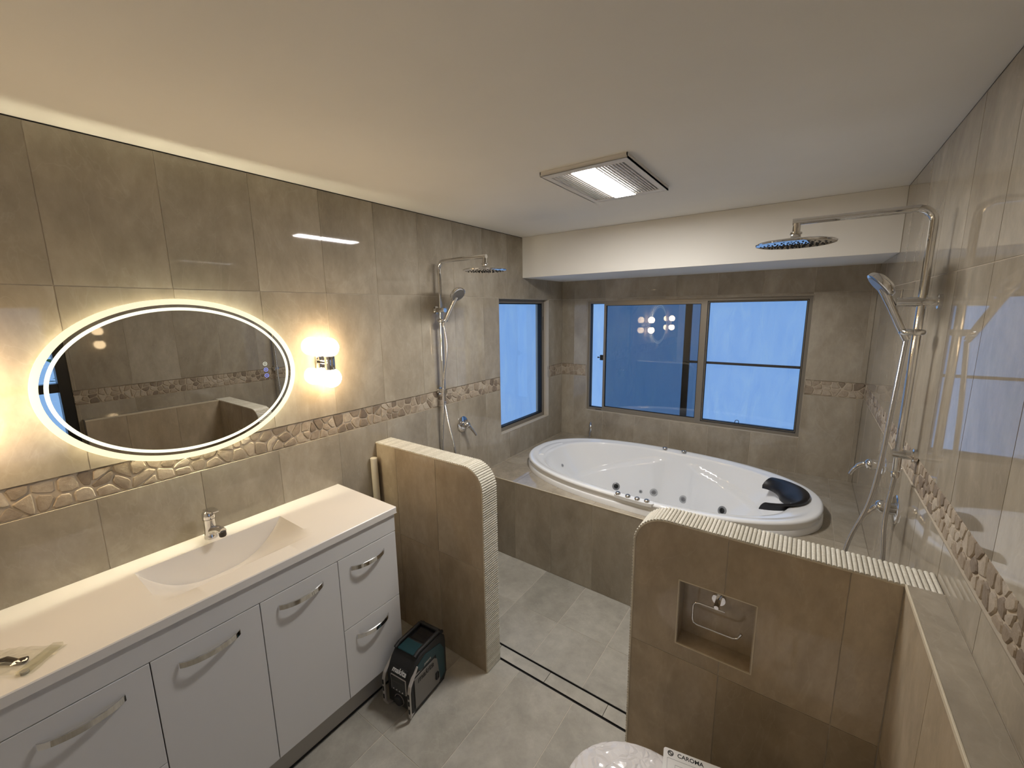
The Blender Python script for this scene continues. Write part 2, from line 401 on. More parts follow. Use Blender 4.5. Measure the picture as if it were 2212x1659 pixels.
# ---- stone bands: irregular flat stones set as single pieces
def clip(poly, nx, ny, c):
    out = []
    for i in range(len(poly)):
        p, q = poly[i], poly[(i+1) % len(poly)]
        dp, dq = p[0]*nx+p[1]*ny-c, q[0]*nx+q[1]*ny-c
        if dp <= 0: out.append(p)
        if dp*dq < 0:
            t = dp/(dp-dq); out.append((p[0]+(q[0]-p[0])*t, p[1]+(q[1]-p[1])*t))
    return out
def band(parent, f, u0, u1, holes, size=.045, rel=1.0, rws=(2, 2, 3)):
    segs = []; a = u0
    for h in sorted(holes):
        segs.append((a, h[0])); a = h[1]
    segs.append((a, u1))
    v0, v1 = ZU+.002, ZT-.002
    for s0, s1 in segs:
        if s1-s0 < .02: continue
        n = max(2, round((s1-s0)/size)); pts = []
        for i in range(n):
            rows_ = random.choice(rws)
            for j in range(rows_):
                pts.append((s0+(i+.5+random.uniform(-.42, .42))*(s1-s0)/n, v0+(j+.5+random.uniform(-.36, .36))*(v1-v0)/rows_))
        for i, p in enumerate(pts):
            poly = [(s0, v0), (s1, v0), (s1, v1), (s0, v1)]
            for k, q in enumerate(pts):
                if k == i or abs(q[0]-p[0]) > .2: continue
                nx, ny = q[0]-p[0], q[1]-p[1]; L = math.hypot(nx, ny)
                if L < 1e-4: continue
                nx /= L; ny /= L
                poly = clip(poly, nx, ny, nx*(p[0]+q[0])/2+ny*(p[1]+q[1])/2-.0026)
                if len(poly) < 3: break
            if len(poly) < 3: continue
            ar = abs(sum(poly[k][0]*poly[(k+1) % len(poly)][1]-poly[(k+1) % len(poly)][0]*poly[k][1] for k in range(len(poly))))/2
            if ar < 1.2e-4: continue
            ch = []
            for k in range(len(poly)):
                p0, p1 = poly[k], poly[(k+1) % len(poly)]
                L = math.hypot(p1[0]-p0[0], p1[1]-p0[1])
                if L < .004: ch.append(((p0[0]+p1[0])/2, (p0[1]+p1[1])/2)); continue
                ch.append((p0[0]*.82+p1[0]*.18, p0[1]*.82+p1[1]*.18)); ch.append((p0[0]*.18+p1[0]*.82, p0[1]*.18+p1[1]*.82))
            cx, cy = sum(q[0] for q in ch)/len(ch), sum(q[1] for q in ch)/len(ch)
            h = -.0028+random.uniform(-.0016, .0016)*rel; ta, tb = random.uniform(-.03, .03)*rel, random.uniform(-.03, .03)*rel
            bm = B()
            def hh(q, base): return base + (q[0]-cx)*ta + (q[1]-cy)*tb
            A = [bm.verts.new(f(q[0], q[1], -.010)) for q in ch]
            Bv = [bm.verts.new(f(q[0], q[1], hh(q, h-.0025))) for q in ch]
            Cv = [bm.verts.new(f(cx+(q[0]-cx)*.86, cy+(q[1]-cy)*.86, hh(q, h))) for q in ch]
            t = bm.verts.new(f(cx, cy, h+.0008)); nn_ = len(ch)
            for k in range(nn_):
                k2 = (k+1) % nn_
                bm.faces.new((A[k], A[k2], Bv[k2], Bv[k])); bm.faces.new((Bv[k], Bv[k2], Cv[k2], Cv[k])); bm.faces.new((Cv[k], Cv[k2], t))
            bmesh.ops.recalc_face_normals(bm, faces=bm.faces[:])
            want = Vector(f(0, 0, 1))-Vector(f(0, 0, 0)); bm.faces.ensure_lookup_table()
            if sum(fc.normal.dot(want) for fc in bm.faces) < 0: bmesh.ops.reverse_faces(bm, faces=bm.faces[:])
            obj('stone', bm, M_STONE, parent)
random.seed(21)
band(wall_left, FL, -.18, D, [(WIN2[0], WIN2[1])])
band(wall_back, FB, .0, W, [(WIN1[0], WIN1[1])])
band(wall_right, FR, .50, D, [], .038, .35, (3, 3, 2))
# mortar bed behind the stones
for par, f, u0, u1, hs in ((wall_left, FL, YS, D, [WIN2]), (wall_back, FB, 0, W, [WIN1]), (wall_right, FR, .50, D, [])):
    slab_tile('mortar_bed', cells(u0, u1, ZU, ZT, hs), lambda u, v, d, f=f: f(u, v, d-.0065), .003, M_STGROUT, par, 0)

# ------------------------------------------------------------------ floor tiles and drain
random.seed(5)
DR0, DR1 = 1.440, 1.524
fx = [0.0] + [x for x in (.290, .590, .890, 1.190, 1.490, 1.790, 2.09)] + [W]
grout_bed(floor, FZ, 0, W, YS, 1.437, [], M_FGROUT); grout_bed(floor, FZ, 0, W, 1.527, D, [], M_FGROUT)
tile_wall(floor, FZ, fx, [YS, -.36, .24, .84, DR0-.002], [(0, .40, -.105, 1.08)], m=M_FLOOR, name='floor_tile')
tile_wall(floor, FZ, fx, [DR1+.002, 1.83, 2.215], [], m=M_FLOOR, name='floor_tile')
dr = thing('linear_drain', 'tile-insert strip drain with two black slots across the shower entry', 'drain', ((.768+1.474)/2, 1.48, 0))
obj('channel', box(B(), .0, W, DR0, DR1, -.008, -.0065), M_GAP, dr)
for ya_, yb_ in ((DR0-.0012, DR0+.0004), (DR1-.0004, DR1+.0022), (DR0+.0080, DR0+.0092)):
    obj('slot_shade_strip', box(B(), .0, W, ya_, yb_, -.0080, -.0002), M_GAP, dr)  # black strips put slot shade into colour, the channel being shallow
for x0, x1 in ((.40, .722), (.724, 1.024), (1.026, 1.326), (1.328, 1.66)):
    obj('tile_insert', box(B(), x0, x1, DR0+.0090, DR1-.0085, -.0062, .0004, .0006, 1), M_FLOOR, dr)

# ------------------------------------------------------------------ nib walls with ribbed capping
def arc_pts(cx, cz, r, a0, a1, n=10): return [(cx+r*math.cos(a0+(a1-a0)*k/n), cz+r*math.sin(a0+(a1-a0)*k/n)) for k in range(n+1)]
RN = .115; CAP = .006
def clip_rect(poly, x0, x1, z0, z1):
    for n in ((-1, 0, -x0), (1, 0, x1), (0, -1, -z0), (0, 1, z1)): poly = clip(poly, *n)
    return poly
fm = None
def finger_mesh():
    global fm
    if fm: return fm
    bm = B(); p = []; n = 5; w_ = .0051
    prof = [(-w_, 0)] + [(-w_*math.cos(PI*k/n), .0022+.0038*math.sin(PI*k/n)) for k in range(n+1)] + [(w_, 0)]
    L = (NY2-NY1)/2 + .0015
    for s in (-L, L): p.append([bm.verts.new((a, s, b)) for a, b in prof])
    for k in range(len(prof)-1): bm.faces.new((p[0][k], p[0][k+1], p[1][k+1], p[1][k]))
    bm.faces.new(p[0][::-1]); bm.faces.new(p[1]); bmesh.ops.recalc_face_normals(bm, faces=bm.faces[:])
    fm = bpy.data.meshes.new('finger_tile'); bm.to_mesh(fm); bm.free(); fm.materials.append(M_FINGER)
    return fm
def nib(name, xa, xe, s, cols, label, niche=None):
    """xa wall side, xe rounded end, s = +1 when the end faces +x"""
    z1 = NZ-CAP; xi = xe-s*CAP; r = RN-CAP
    cx = xi-s*r; cz = z1-r
    a = arc_pts(cx, cz, r, PI/2, 0 if s > 0 else PI)
    outline = [(xa, 0), (xa, z1)] + a + [(xi, 0)]
    if s > 0: outline = outline[::-1]
    f = lambda u, v, d: (u, NY1-d, v); fb = lambda u, v, d: (u, NY2+d, v)
    bm = B()
    if niche:                                   # body built round the recess
        n0, n1, m0, m1 = niche; dep = .078
        prism(bm, outline, lambda u, v, d: (u, d, v), NY1+dep, NY2-.0016)
        hole = [(n0, m0), (n1, m0), (n1, m1), (n0, m1)]
        for rc in ((min(xa, xe)-.01, n0, 0, 2), (n1, max(xa, xe)+.01, 0, 2), (n0, n1, 0, m0), (n0, n1, m1, 2)):
            P = clip_rect(outline, *rc)
            if len(P) > 2: prism(bm, P, lambda u, v, d: (u, d, v), NY1+.0016, NY1+dep)
    else: prism(bm, outline, lambda u, v, d: (u, d, v), NY1+.0016, NY2-.0016)
    nb = struct(obj(name, bm, M_GROUT), label)
    cs = sorted(cols)
    for a_, b_ in zip(cs, cs[1:]):
        for c_, d_ in ((0, .560), (.560, 2)):
            P = clip_rect(outline, a_+J, b_-J, c_+J, d_-J if d_ < 2 else z1)
            if len(P) < 3: continue
            polys = [P]
            if niche and c_ > .1 and a_ < niche[1] and b_ > niche[0]:
                n0, n1, m0, m1 = niche; polys = []
                for rc in ((a_+J, max(n0, a_+J), 0, 2), (min(n1, b_-J), b_-J, 0, 2), (max(n0, a_+J), min(n1, b_-J), 0, m0), (max(n0, a_+J), min(n1, b_-J), m1, 2)):
                    if rc[1]-rc[0] < .002: continue
                    Q = clip_rect(P, *rc)
                    if len(Q) > 2: polys.append(Q)
                # share vertices along the seams
                polys = stitch(polys)
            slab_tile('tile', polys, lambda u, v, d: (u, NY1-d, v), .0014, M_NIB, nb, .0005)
            P2 = clip_rect(outline, a_+J, b_-J, c_+J, d_-J if d_ < 2 else z1)
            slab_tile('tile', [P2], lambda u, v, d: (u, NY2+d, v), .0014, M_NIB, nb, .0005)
    # thin metal/cream edge line just under the ribs
    ed = [(xa, z1-.0015)] + [(cx+(q[0]-cx)*(1-.0015/r), cz+(q[1]-cz)*(1-.0015/r)) for q in a] + [(xi-s*.0015, 0)]
    tube_ = B(); tube(tube_, [(p_[0], NY1-.0006, p_[1]) for p_ in ed], .0017, 6); obj('edge_trim', tube_, M_EDGE, nb)
    # darker bed under the ribs, the shade between them put into its colour
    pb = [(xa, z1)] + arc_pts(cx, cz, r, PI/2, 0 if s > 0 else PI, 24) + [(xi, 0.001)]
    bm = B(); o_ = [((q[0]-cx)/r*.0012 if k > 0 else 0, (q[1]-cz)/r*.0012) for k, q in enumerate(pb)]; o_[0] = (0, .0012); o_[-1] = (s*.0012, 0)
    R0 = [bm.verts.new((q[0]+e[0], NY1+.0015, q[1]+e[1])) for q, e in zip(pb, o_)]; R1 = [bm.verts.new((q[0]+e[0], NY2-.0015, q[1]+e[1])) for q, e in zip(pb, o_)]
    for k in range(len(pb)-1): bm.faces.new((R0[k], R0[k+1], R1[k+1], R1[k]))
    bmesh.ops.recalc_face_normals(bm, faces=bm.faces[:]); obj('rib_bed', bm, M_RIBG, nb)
    # ribs
    path = [(xa, z1)] + arc_pts(cx, cz, r, PI/2, 0 if s > 0 else PI, 40) + [(xi, 0)]
    L = [0]
    for p_, q_ in zip(path, path[1:]): L.append(L[-1]+math.hypot(q_[0]-p_[0], q_[1]-p_[1]))
    n = int(L[-1]/.0118); me = finger_mesh()
    for k in range(n):
        d = (k+.5)*L[-1]/n; i = max(j for j in range(len(L)) if L[j] <= d); i = min(i, len(path)-2)
        t = (d-L[i])/(L[i+1]-L[i]); p_, q_ = path[i], path[i+1]
        tx, tz = (q_[0]-p_[0])/(L[i+1]-L[i]), (q_[1]-p_[1])/(L[i+1]-L[i])
        x, z = p_[0]+tx*(d-L[i]), p_[1]+tz*(d-L[i])
        o = bpy.data.objects.new('finger_tile', me); C.objects.link(o); o.parent = nb
        nx, nz = (-tz, tx) if (-tz*(x-cx)+tx*(z-cz)) > 0 or tx != 0 and (-tz, tx)[1] > 0 else (tz, -tx)
        if s > 0 and nx < -1e-6: nx, nz = -nx, -nz
        if s < 0 and nx > 1e-6: nx, nz = -nx, -nz
        if abs(nx) < 1e-6: nz = 1
        X = Vector((nz, 0, -nx)); Y = Vector((0, 1, 0)); Z = Vector((nx, 0, nz))
        mw = Matrix.Identity(4); yc = (NY1+NY2)/2 + random.uniform(-.0005, .0005)
        for i3 in range(3): mw[i3][0], mw[i3][1], mw[i3][2] = X[i3], Y[i3], Z[i3]
        mw[0][3], mw[1][3], mw[2][3] = x, yc, z
        o.matrix_basis = mw
    return nb
def stitch(polys):
    allv = {(round(p[0], 5), round(p[1], 5)) for P in polys for p in P}; out = []
    for P in polys:
        Q = []
        for k in range(len(P)):
            p, q = P[k], P[(k+1) % len(P)]; Q.append(p)
            L = math.hypot(q[0]-p[0], q[1]-p[1]); ins = []
            for a in allv:
                t = ((a[0]-p[0])*(q[0]-p[0])+(a[1]-p[1])*(q[1]-p[1]))/max(L*L, 1e-12)
                if .001 < t < .999 and abs((a[0]-p[0])*(q[1]-p[1])-(a[1]-p[1])*(q[0]-p[0]))/max(L, 1e-9) < 2e-5 and L*min(t, 1-t) > 1e-4: ins.append((t, a))
            Q += [a for t, a in sorted(ins)]
        out.append(Q)
    return out
NICHE = (1.634, 1.868, .614, .860)
random.seed(11)
nl = nib('wall_nib_left', 0.0, .770, 1, [0, .163, .463, .772], 'half-height tiled wall beside the vanity with ribbed rounded edge')
nr = nib('wall_nib_right', W, 1.470, -1, [1.468, 1.775, 2.076, LX-.001], 'half-height tiled wall with paper niche and ribbed rounded top', NICHE)
n0, n1, m0, m1 = NICHE
yb = NY1+.078
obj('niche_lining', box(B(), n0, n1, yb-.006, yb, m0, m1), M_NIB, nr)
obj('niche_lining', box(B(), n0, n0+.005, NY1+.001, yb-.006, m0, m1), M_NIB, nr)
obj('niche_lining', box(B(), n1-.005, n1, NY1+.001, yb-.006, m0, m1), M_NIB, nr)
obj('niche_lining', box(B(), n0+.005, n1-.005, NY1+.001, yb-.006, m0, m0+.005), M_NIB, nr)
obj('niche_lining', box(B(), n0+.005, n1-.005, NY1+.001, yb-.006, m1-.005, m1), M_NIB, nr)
for a_ in ((n0-.001, n0+.002, m0, m1), (n1-.002, n1+.001, m0, m1), (n0, n1, m1-.002, m1+.001), (n0, n1, m0-.001, m0+.002)):
    obj('niche_trim', box(B(), a_[0], a_[1], NY1-.0012, NY1+.004, a_[2], a_[3]), M_EDGE, nr)
# ledge wall along the right side
LY0 = .52
ledge = struct(obj('wall_ledge_right', box(B(), LX+.0018, W, LY0+.0018, NY1+.001, 0, NZ-.0018), M_GROUT), 'low tiled ledge wall running along the right wall')
lc = [LY0, .735, 1.035, NY1-.001]
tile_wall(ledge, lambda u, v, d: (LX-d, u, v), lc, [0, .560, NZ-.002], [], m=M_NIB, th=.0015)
tile_wall(ledge, lambda u, v, d: (u, v, NZ+d), [LX+.001, W-.001], [LY0, .735, NY1-.002], [], th=.0015)
obj('edge_trim', box(B(), LX-.0015, LX+.0025, LY0, NY1-.002, NZ-.010, NZ+.0012, .0008, 1), M_EDGE, ledge)
tile_wall(ledge, lambda u, v, d: (u, LY0-d, v), [LX, W], [0, .56, NZ], [], th=.0015)

# ------------------------------------------------------------------ bath hob, tub
ZD = .585; ZR = .668
TC = Vector((1.118, 2.779, 0)); TA, TB, TN, TTH = .963, .534, 2.32, -.0355
def tub_pt(th, a, b, z, n=TN, dx=0):
    c, s = math.cos(th), math.sin(th)
    X = math.copysign(abs(c)**(2/n), c)*a+dx; Y = math.copysign(abs(s)**(2/n), s)*b
    return Vector((TC.x+X*math.cos(TTH)-Y*math.sin(TTH), TC.y+X*math.sin(TTH)+Y*math.cos(TTH), z))
cut_bm = B(); prism(cut_bm, [tuple(tub_pt(2*PI*k/96, TA-.03, TB-.03, 0)[:2]) for k in range(96)], FZ, .05, .8)
cutter = obj('cutter', cut_bm, M_TUB)
def cut(o):
    md = o.modifiers.new('b', 'BOOLEAN'); md.object = cutter; md.operation = 'DIFFERENCE'; md.solver = 'EXACT'
    dg = bpy.context.evaluated_depsgraph_get(); me = bpy.data.meshes.new_from_object(o.evaluated_get(dg))
    o.modifiers.clear(); o.data = me; return o
HY = lambda x: 2.222 - .052*(x/W)       # front line of the hob at deck height
def hob_prism(x0, x1, y0, y1, z0, z1, back=0):
    bm = B(); P = [(x0, (HY(x0) if y0 is None else y0)+back), (x1, (HY(x1) if y0 is None else y0)+back), (x1, y1), (x0, y1)]
    return prism(bm, P, FZ, z0, z1)
hob = obj('wall_bath_hob', hob_prism(0, W, None, D-.001, 0, ZD-.0018, .0018), M_GROUT); cut(hob)
struct(hob, 'raised tiled hob around the spa bath')
hx = grid(.026, .3, .0, W)
for a, b in zip(hx, hx[1:]):
    f = lambda u, v, d: (u, HY(u)-d, v)
    slab_tile('tile', cells(a+J, b-J, .002, ZD-.0015, []), f, .0016, M_TILE, hob, .0004)
for a, b in zip(hx, hx[1:]):
    for y0, y1 in ((None, 2.52), (2.52, 3.12), (3.12, D)):
        o = obj('tile', hob_prism(a+J, b-J, y0 if y0 is None else y0+J, y1-J, ZD-.0017, ZD), M_TILE, hob); cut(o)
        if len(o.data.polygons) == 0: bpy.data.objects.remove(o)
obj('edge_trim', prism(B(), [(0, HY(0)-.001), (W, HY(W)-.001), (W, HY(W)+.0035), (0, HY(0)+.0035)], FZ, ZD-.003, ZD+.0012), M_EDGE, hob)
bpy.data.objects.remove(cutter)

tub = thing('spa_bathtub', 'white oval spa bath with jets set in the tiled hob', 'bathtub', (TC.x, TC.y, ZD))
sst = lambda x, a, b: (lambda t: t*t*(3-2*t))(max(0, min(1, (x-a)/(b-a))))
NS = 160
def inner_pt(th, t):
    """t 0 at the inner rim edge, 1 at the foot of the wall"""
    a = TA-.155 - .30*(t**1.15); b = TB-.068 - .085*(t**2.0)
    z = ZR-.016 - .435*(t**.92)
    n = 2.45-.1*t
    p = tub_pt(th, a, b, z, n)
    xl = math.cos(th); c, s = math.cos(th), math.sin(th)
    X = math.copysign(abs(c)**(2/n), c)*a; Y = math.copysign(abs(s)**(2/n), s)*b
    # moulded arm rests: below a falling ridge line the long sides step inwards
    ax = abs(X-.03); zr = .60 - .30*max(0, ax-.12)
    k = sst(ax, .09, .165)*(1-sst(ax, .62, .80)) * sst(zr-z, 0.0, .020) * (1-sst(zr-z, .16, .40)*.5)
    Y -= math.copysign(.050*k, Y)*min(1, abs(Y)/.25)
    p = Vector((TC.x+X*math.cos(TTH)-Y*math.sin(TTH), TC.y+X*math.sin(TTH)+Y*math.cos(TTH), z))
    return p
bm = B(); rings = []
def ring(fn): rings.append([bm.verts.new(fn(2*PI*k/NS)) for k in range(NS)])
ring(lambda t: tub_pt(t, TA+.004, TB+.004, ZD+.0005))
ring(lambda t: tub_pt(t, TA+.002, TB+.002, ZD+.030))
ring(lambda t: tub_pt(t, TA-.001, TB-.001, ZD+.034))
ring(lambda t: tub_pt(t, TA-.007, TB-.007, ZD+.036))
ring(lambda t: tub_pt(t, TA-.007, TB-.007, ZR-.028))
for k in range(7):
    a = PI/2*k/6; ring(lambda t, a=a: tub_pt(t, TA-.016+.016*math.cos(a), TB-.016+.016*math.cos(a), ZR-.016+.016*math.sin(a)))
ring(lambda t: tub_pt(t, TA-.045, TB-.040, ZR-.001, 2.34))
ring(lambda t: tub_pt(t, TA-.052, TB-.046, ZR-.004, 2.35))
ring(lambda t: tub_pt(t, TA-.085, TB-.050, ZR-.007, 2.38))
ring(lambda t: tub_pt(t, TA-.125, TB-.055, ZR-.008, 2.42))
ring(lambda t: tub_pt(t, TA-.147, TB-.062, ZR-.010, 2.45))
NT = 44
for k in range(NT+1): ring(lambda t, k=k: inner_pt(t, k/NT))
last = rings[-1]; A0, B0 = TA-.455, TB-.153
for q in (.94, .86, .7, .45, .2): ring(lambda t, q=q: tub_pt(t, A0*q, B0*q, ZR-.016-.435-(1-q)*.02, 2.35))
ctr = bm.verts.new((TC.x, TC.y, rings[-1][0].co.z))
for a, b in zip(rings, rings[1:]):
    for k in range(NS): bm.faces.new((a[k], a[(k+1) % NS], b[(k+1) % NS], b[k]))
for k in range(NS): bm.faces.new((rings[-1][k], rings[-1][(k+1) % NS], ctr))
smooth_by(obj('shell', bm, M_TUB, tub), 50)
# control plinth and knobs on the near rim
def knob(x, y, r=.0165, nm='control_knob'):
    bm = lathe(B(), [(0, .016), (r*.55, .0155), (r*.9, .012), (r, .007), (r*1.04, 0)], (x, y, ZR+.001), seg=20)
    smooth_by(obj(nm, bm, M_CHROME, tub), 60)
bm = B(); pts = [(1.035, 2.262), (1.045, 2.247), (1.10, 2.238), (1.22, 2.232), (1.272, 2.236), (1.284, 2.250), (1.270, 2.275), (1.05, 2.283)]
prism(bm, pts, FZ, ZR-.02, ZR+.002); bmesh.ops.bevel(bm, geom=[e for e in bm.edges], offset=.0015, segments=1, affect='EDGES')
obj('control_plinth', bm, M_TUB, tub)
for x, y in ((1.062, 2.262), (1.126, 2.256), (1.184, 2.252), (1.240, 2.254)): knob(x, y)
for x, y in ((1.065, 3.268), (1.210, 3.266)): knob(x, y, .019, 'water_diverter')
# jets on the far wall, found by walking down the inner wall
def far_wall(x, z, near=False):
    best = None
    for i in range(NS):
        th = 2*PI*(i+.5)/NS
        if (math.sin(th) < 0) != near: continue
        for k in range(NT*2):
            p = inner_pt(th, k/(NT*2)); e = (p.x-x)**2+(p.z-z)**2
            if best is None or e < best[0]: best = (e, th, k/(NT*2))
    _, th, t = best; p = inner_pt(th, t); a = inner_pt(th+.02, t)-p; b = inner_pt(th, min(1, t+.02))-p
    n = a.cross(b).normalized(); c = Vector((TC.x, TC.y, .8))
    if n.dot(c-p) < 0: n = -n
    return p, n
def jet(px, r, kind):
    # px = ray target given as (x,z) on the wall
    p, n = px; bm = lathe(B(), [(r, -.002), (r, .003), (r*.93, .005), (r*.62, .0055), (r*.58, .003)], p, n, 24)
    j = smooth_by(obj('jet', bm, M_JETR if kind else M_JETG, tub), 40)
    bm = lathe(B(), [(r*.58, .0025), (r*.40, .006), (r*.22, .0062), (r*.2, .001), (0, .001)], p, n, 20)
    smooth_by(obj('nozzle', bm, M_JETG if kind else M_SEAL, j), 40)
JETS = []
def cam_hit(u, v):
    d = (fw*FPX + r2*(u-1106) - u2*(v-829.5)).normalized(); o = Vector((CX, CY, CZ)); best = None
    for i in range(NS):
        for k in range(NT):
            p = inner_pt(2*PI*(i+.5)/NS, (k+.5)/NT)
            if math.sin(2*PI*(i+.5)/NS) < 0 and abs(math.cos(2*PI*(i+.5)/NS)) < .9: continue
            e = ((p-o)-d*(p-o).dot(d)).length
            if best is None or e < best[0]: best = (e, 2*PI*(i+.5)/NS, (k+.5)/NT)
    _, th, t = best; p = inner_pt(th, t); a = inner_pt(th+.03, t)-p; b = inner_pt(th, min(1, t+.03))-p
    n = a.cross(b).normalized()
    if n.dot(Vector((TC.x, TC.y, .8))-p) < 0: n = -n
    return p, n
for u, v, r, k in ((1333, 1050, .031, 0), (1383, 1062, .014, 1), (1415, 1064, .030, 1), (1478, 1080, .030, 1), (1560, 1102, .033, 0), (1213, 1006, .013, 1)):
    jet(cam_hit(u, v), r, k)
# black horseshoe headrest over the right-hand end
bm = B(); nU, nV = 26, 7; G_ = []
for i in range(nU+1):
    ph = math.radians(-84 + 168*i/nU); wd = .95 if ph > 0 else .95-.90*sst(-ph, -.1, .9)
    co, si = math.cos(ph), math.sin(ph)
    row = []
    o_ = Vector((1.800+.215*co, 2.822+.225*si, ZR+.004-.012*(1-co)))
    i_ = Vector((1.800+(.215-.135*wd)*co-.045*(1-co)*0.6-.02, 2.822+(.225-.070*wd)*si, ZR-.010-.034*(1-co*.2)))
    for j in range(nV+1):
        t = j/nV; q = o_.lerp(i_, t); q.z += .022*math.sin(PI*t)**.6 + .010; row.append(bm.verts.new(q))
    G_.append(row)
for i in range(nU):
    for j in range(nV): bm.faces.new((G_[i][j], G_[i+1][j], G_[i+1][j+1], G_[i][j+1]))
r_ = bmesh.ops.extrude_face_region(bm, geom=bm.faces[:]); 
for vv in [g for g in r_['geom'] if isinstance(g, bmesh.types.BMVert)]: vv.co.z -= .022*(.25+.75*sst(vv.co.y, 2.62, 2.80))
bmesh.ops.recalc_face_normals(bm, faces=bm.faces[:])
smooth_by(obj('headrest', bm, M_RUB, tub), 60)
# white moulded headrest pad at the window-side end
bm = B(); G_ = []
for i in range(17):
    ph = math.radians(180-62+124*i/16); co, si = math.cos(ph), math.sin(ph); row = []
    o_ = Vector((.325+.105*co, 2.80+.20*si, ZR-.004)); i_ = Vector((.345+.035*co, 2.80+.165*si, ZR-.030))
    for j in range(6):
        t = j/5; q = o_.lerp(i_, t); q.z += .014*math.sin(PI*t); row.append(bm.verts.new(q))
    G_.append(row)
for i in range(16):
    for j in range(5): bm.faces.new((G_[i][j], G_[i+1][j], G_[i+1][j+1], G_[i][j+1]))
r_ = bmesh.ops.extrude_face_region(bm, geom=bm.faces[:])
for vv in [g for g in r_['geom'] if isinstance(g, bmesh.types.BMVert)]: vv.co.z -= .02
bmesh.ops.recalc_face_normals(bm, faces=bm.faces[:])
o = smooth_by(obj('moulded_headrest', bm, M_TUB, tub), 60); o['label'] = 'white moulded head recess'

# bath spout
t = thing('bath_spout', 'chrome gooseneck spout standing on the tiled hob corner', 'tap', (.352, 3.395, ZD))
dx, dy = .50, -.866; R_ = .042
P = [(.352, 3.395, ZD), (.352, 3.395, ZD+.07), (.352, 3.395, ZD+.135)]
for k in range(1, 11):
    a = PI*k/10; P.append((.352+dx*R_*(1-math.cos(a)), 3.395+dy*R_*(1-math.cos(a)), ZD+.135+R_*math.sin(a)))
P.append((P[-1][0], P[-1][1], P[-1][2]-.035))
smooth_by(obj('gooseneck', tube(B(), P, .0095, 16), M_CHROME, t), 60)
smooth_by(obj('base_collar', lathe(B(), [(0, .012), (.014, .012), (.020, .008), (.023, 0)], (.352, 3.395, ZD)), M_CHROME, t), 40)

# ------------------------------------------------------------------ windows
def bar(a, b, m=None): return a
def wframe(name, f, u0, u1, v0, v1, wd, d0, d1, m, parent):
    bm = B()
    for P in cells(u0, u1, v0, v1, [(u0+wd, u1-wd, v0+wd, v1-wd)]):
        prism(bm, P, f, d0, d1)
    return obj(name, bm, m, parent)
def rect(name, f, u0, u1, v0, v1, d0, d1, m, parent):
    return obj(name, prism(B(), [(u0, v0), (u1, v0), (u1, v1), (u0, v1)], f, d0, d1), m, parent)
def reveal(par, f, o, dep):
    u0, u1, v0, v1 = o; t_ = .006
    rect('reveal_tile', f, u0-t_, u1+t_, v0-t_, v0, -dep, .0, M_TILE, par); rect('reveal_tile', f, u0-t_, u1+t_, v1, v1+t_, -dep, .0, M_TILE, par)
    rect('reveal_tile', f, u0-t_, u0, v0, v1, -dep, .0, M_TILE, par); rect('reveal_tile', f, u1, u1+t_, v0, v1, -dep, .0, M_TILE, par)
w1 = thing('window_1', 'bronze framed sliding window above the bath with blue dusk light', 'window', ((WIN1[0]+WIN1[1])/2, D, WIN1[2]))
del w1['category']; w1['kind'] = 'structure'
a0, a1, b0, b1 = WIN1
reveal(wall_back, FB, (a0-.001, a1+.001, b0-.001, b1+.001), .085)
wframe('outer_frame', FB, a0, a1, b0, b1, .022, -.085, -.028, M_FRAME, w1)
wframe('seal', FB, a0+.022, a1-.022, b0+.022, b1-.022, .004, -.072, -.040, M_SEAL, w1)
XM = 1.247
rect('mullion', FB, XM-.014, XM+.016, b0+.02, b1-.02, -.075, -.024, M_FRAME, w1)
sash = wframe('sliding_sash', FB, .408, XM-.010, b0+.020, b1-.020, .020, -.056, -.034, M_FRAME, w1)
wframe('seal', FB, .428, XM-.030, b0+.040, b1-.040, .004, -.052, -.036, M_SEAL, sash)
rect('pane', FB, .430, XM-.032, b0+.042, b1-.042, -.047, -.044, M_TINT, sash)
bm = box(B(), .375, .409, D+.034, D+.052, 1.318, 1.366, .004, 2); obj('latch', bm, M_SEAL, sash)
smooth_by(obj('latch_knob', lathe(B(), [(0, .026), (.008, .024), (.006, .014), (.003, .010), (.003, 0)], (.376, D+.043, 1.342), (-1, 0, 0), 12), M_SEAL, sash), 50)
wframe('fixed_frame', FB, XM+.016, a1-.022, b0+.022, b1-.022, .009, -.070, -.046, M_FRAME, w1)
wframe('seal', FB, XM+.025, a1-.031, b0+.031, b1-.031, .004, -.068, -.048, M_SEAL, w1)
rect('pane', FB, XM+.026, a1-.032, b0+.032, b1-.032, -.060, -.057, M_GLASS, w1)
sc2 = wframe('fly_screen', FB, 1.093, a1-.02, b0+.02, b1-.02, .010, -.108, -.092, M_DARKF, w1)
rect('screen_stile', FB, 1.088, 1.138, b0+.02, b1-.02, -.114, -.090, M_DARKF, sc2)
rect('screen_rail', FB, 1.10, a1-.02, 1.334, 1.352, -.108, -.092, M_DARKF, sc2)
rect('film', FB, a0-.10, a1+.10, b0-.10, b1+.10, -.1555, -.155, M_FILM, w1)
bm = tube(B(), spline([(1.512, D+.044, b0+.032), (1.516, D+.044, b0+.060), (1.536, D+.044, b0+.062), (1.540, D+.044, b0+.032)], 5), .0022, 8); obj('finger_pull', bm, M_SEAL, w1)
rect('drain_slot', FB, .345, .405, b0+.006, b0+.011, -.029, -.0272, M_SEAL, w1)
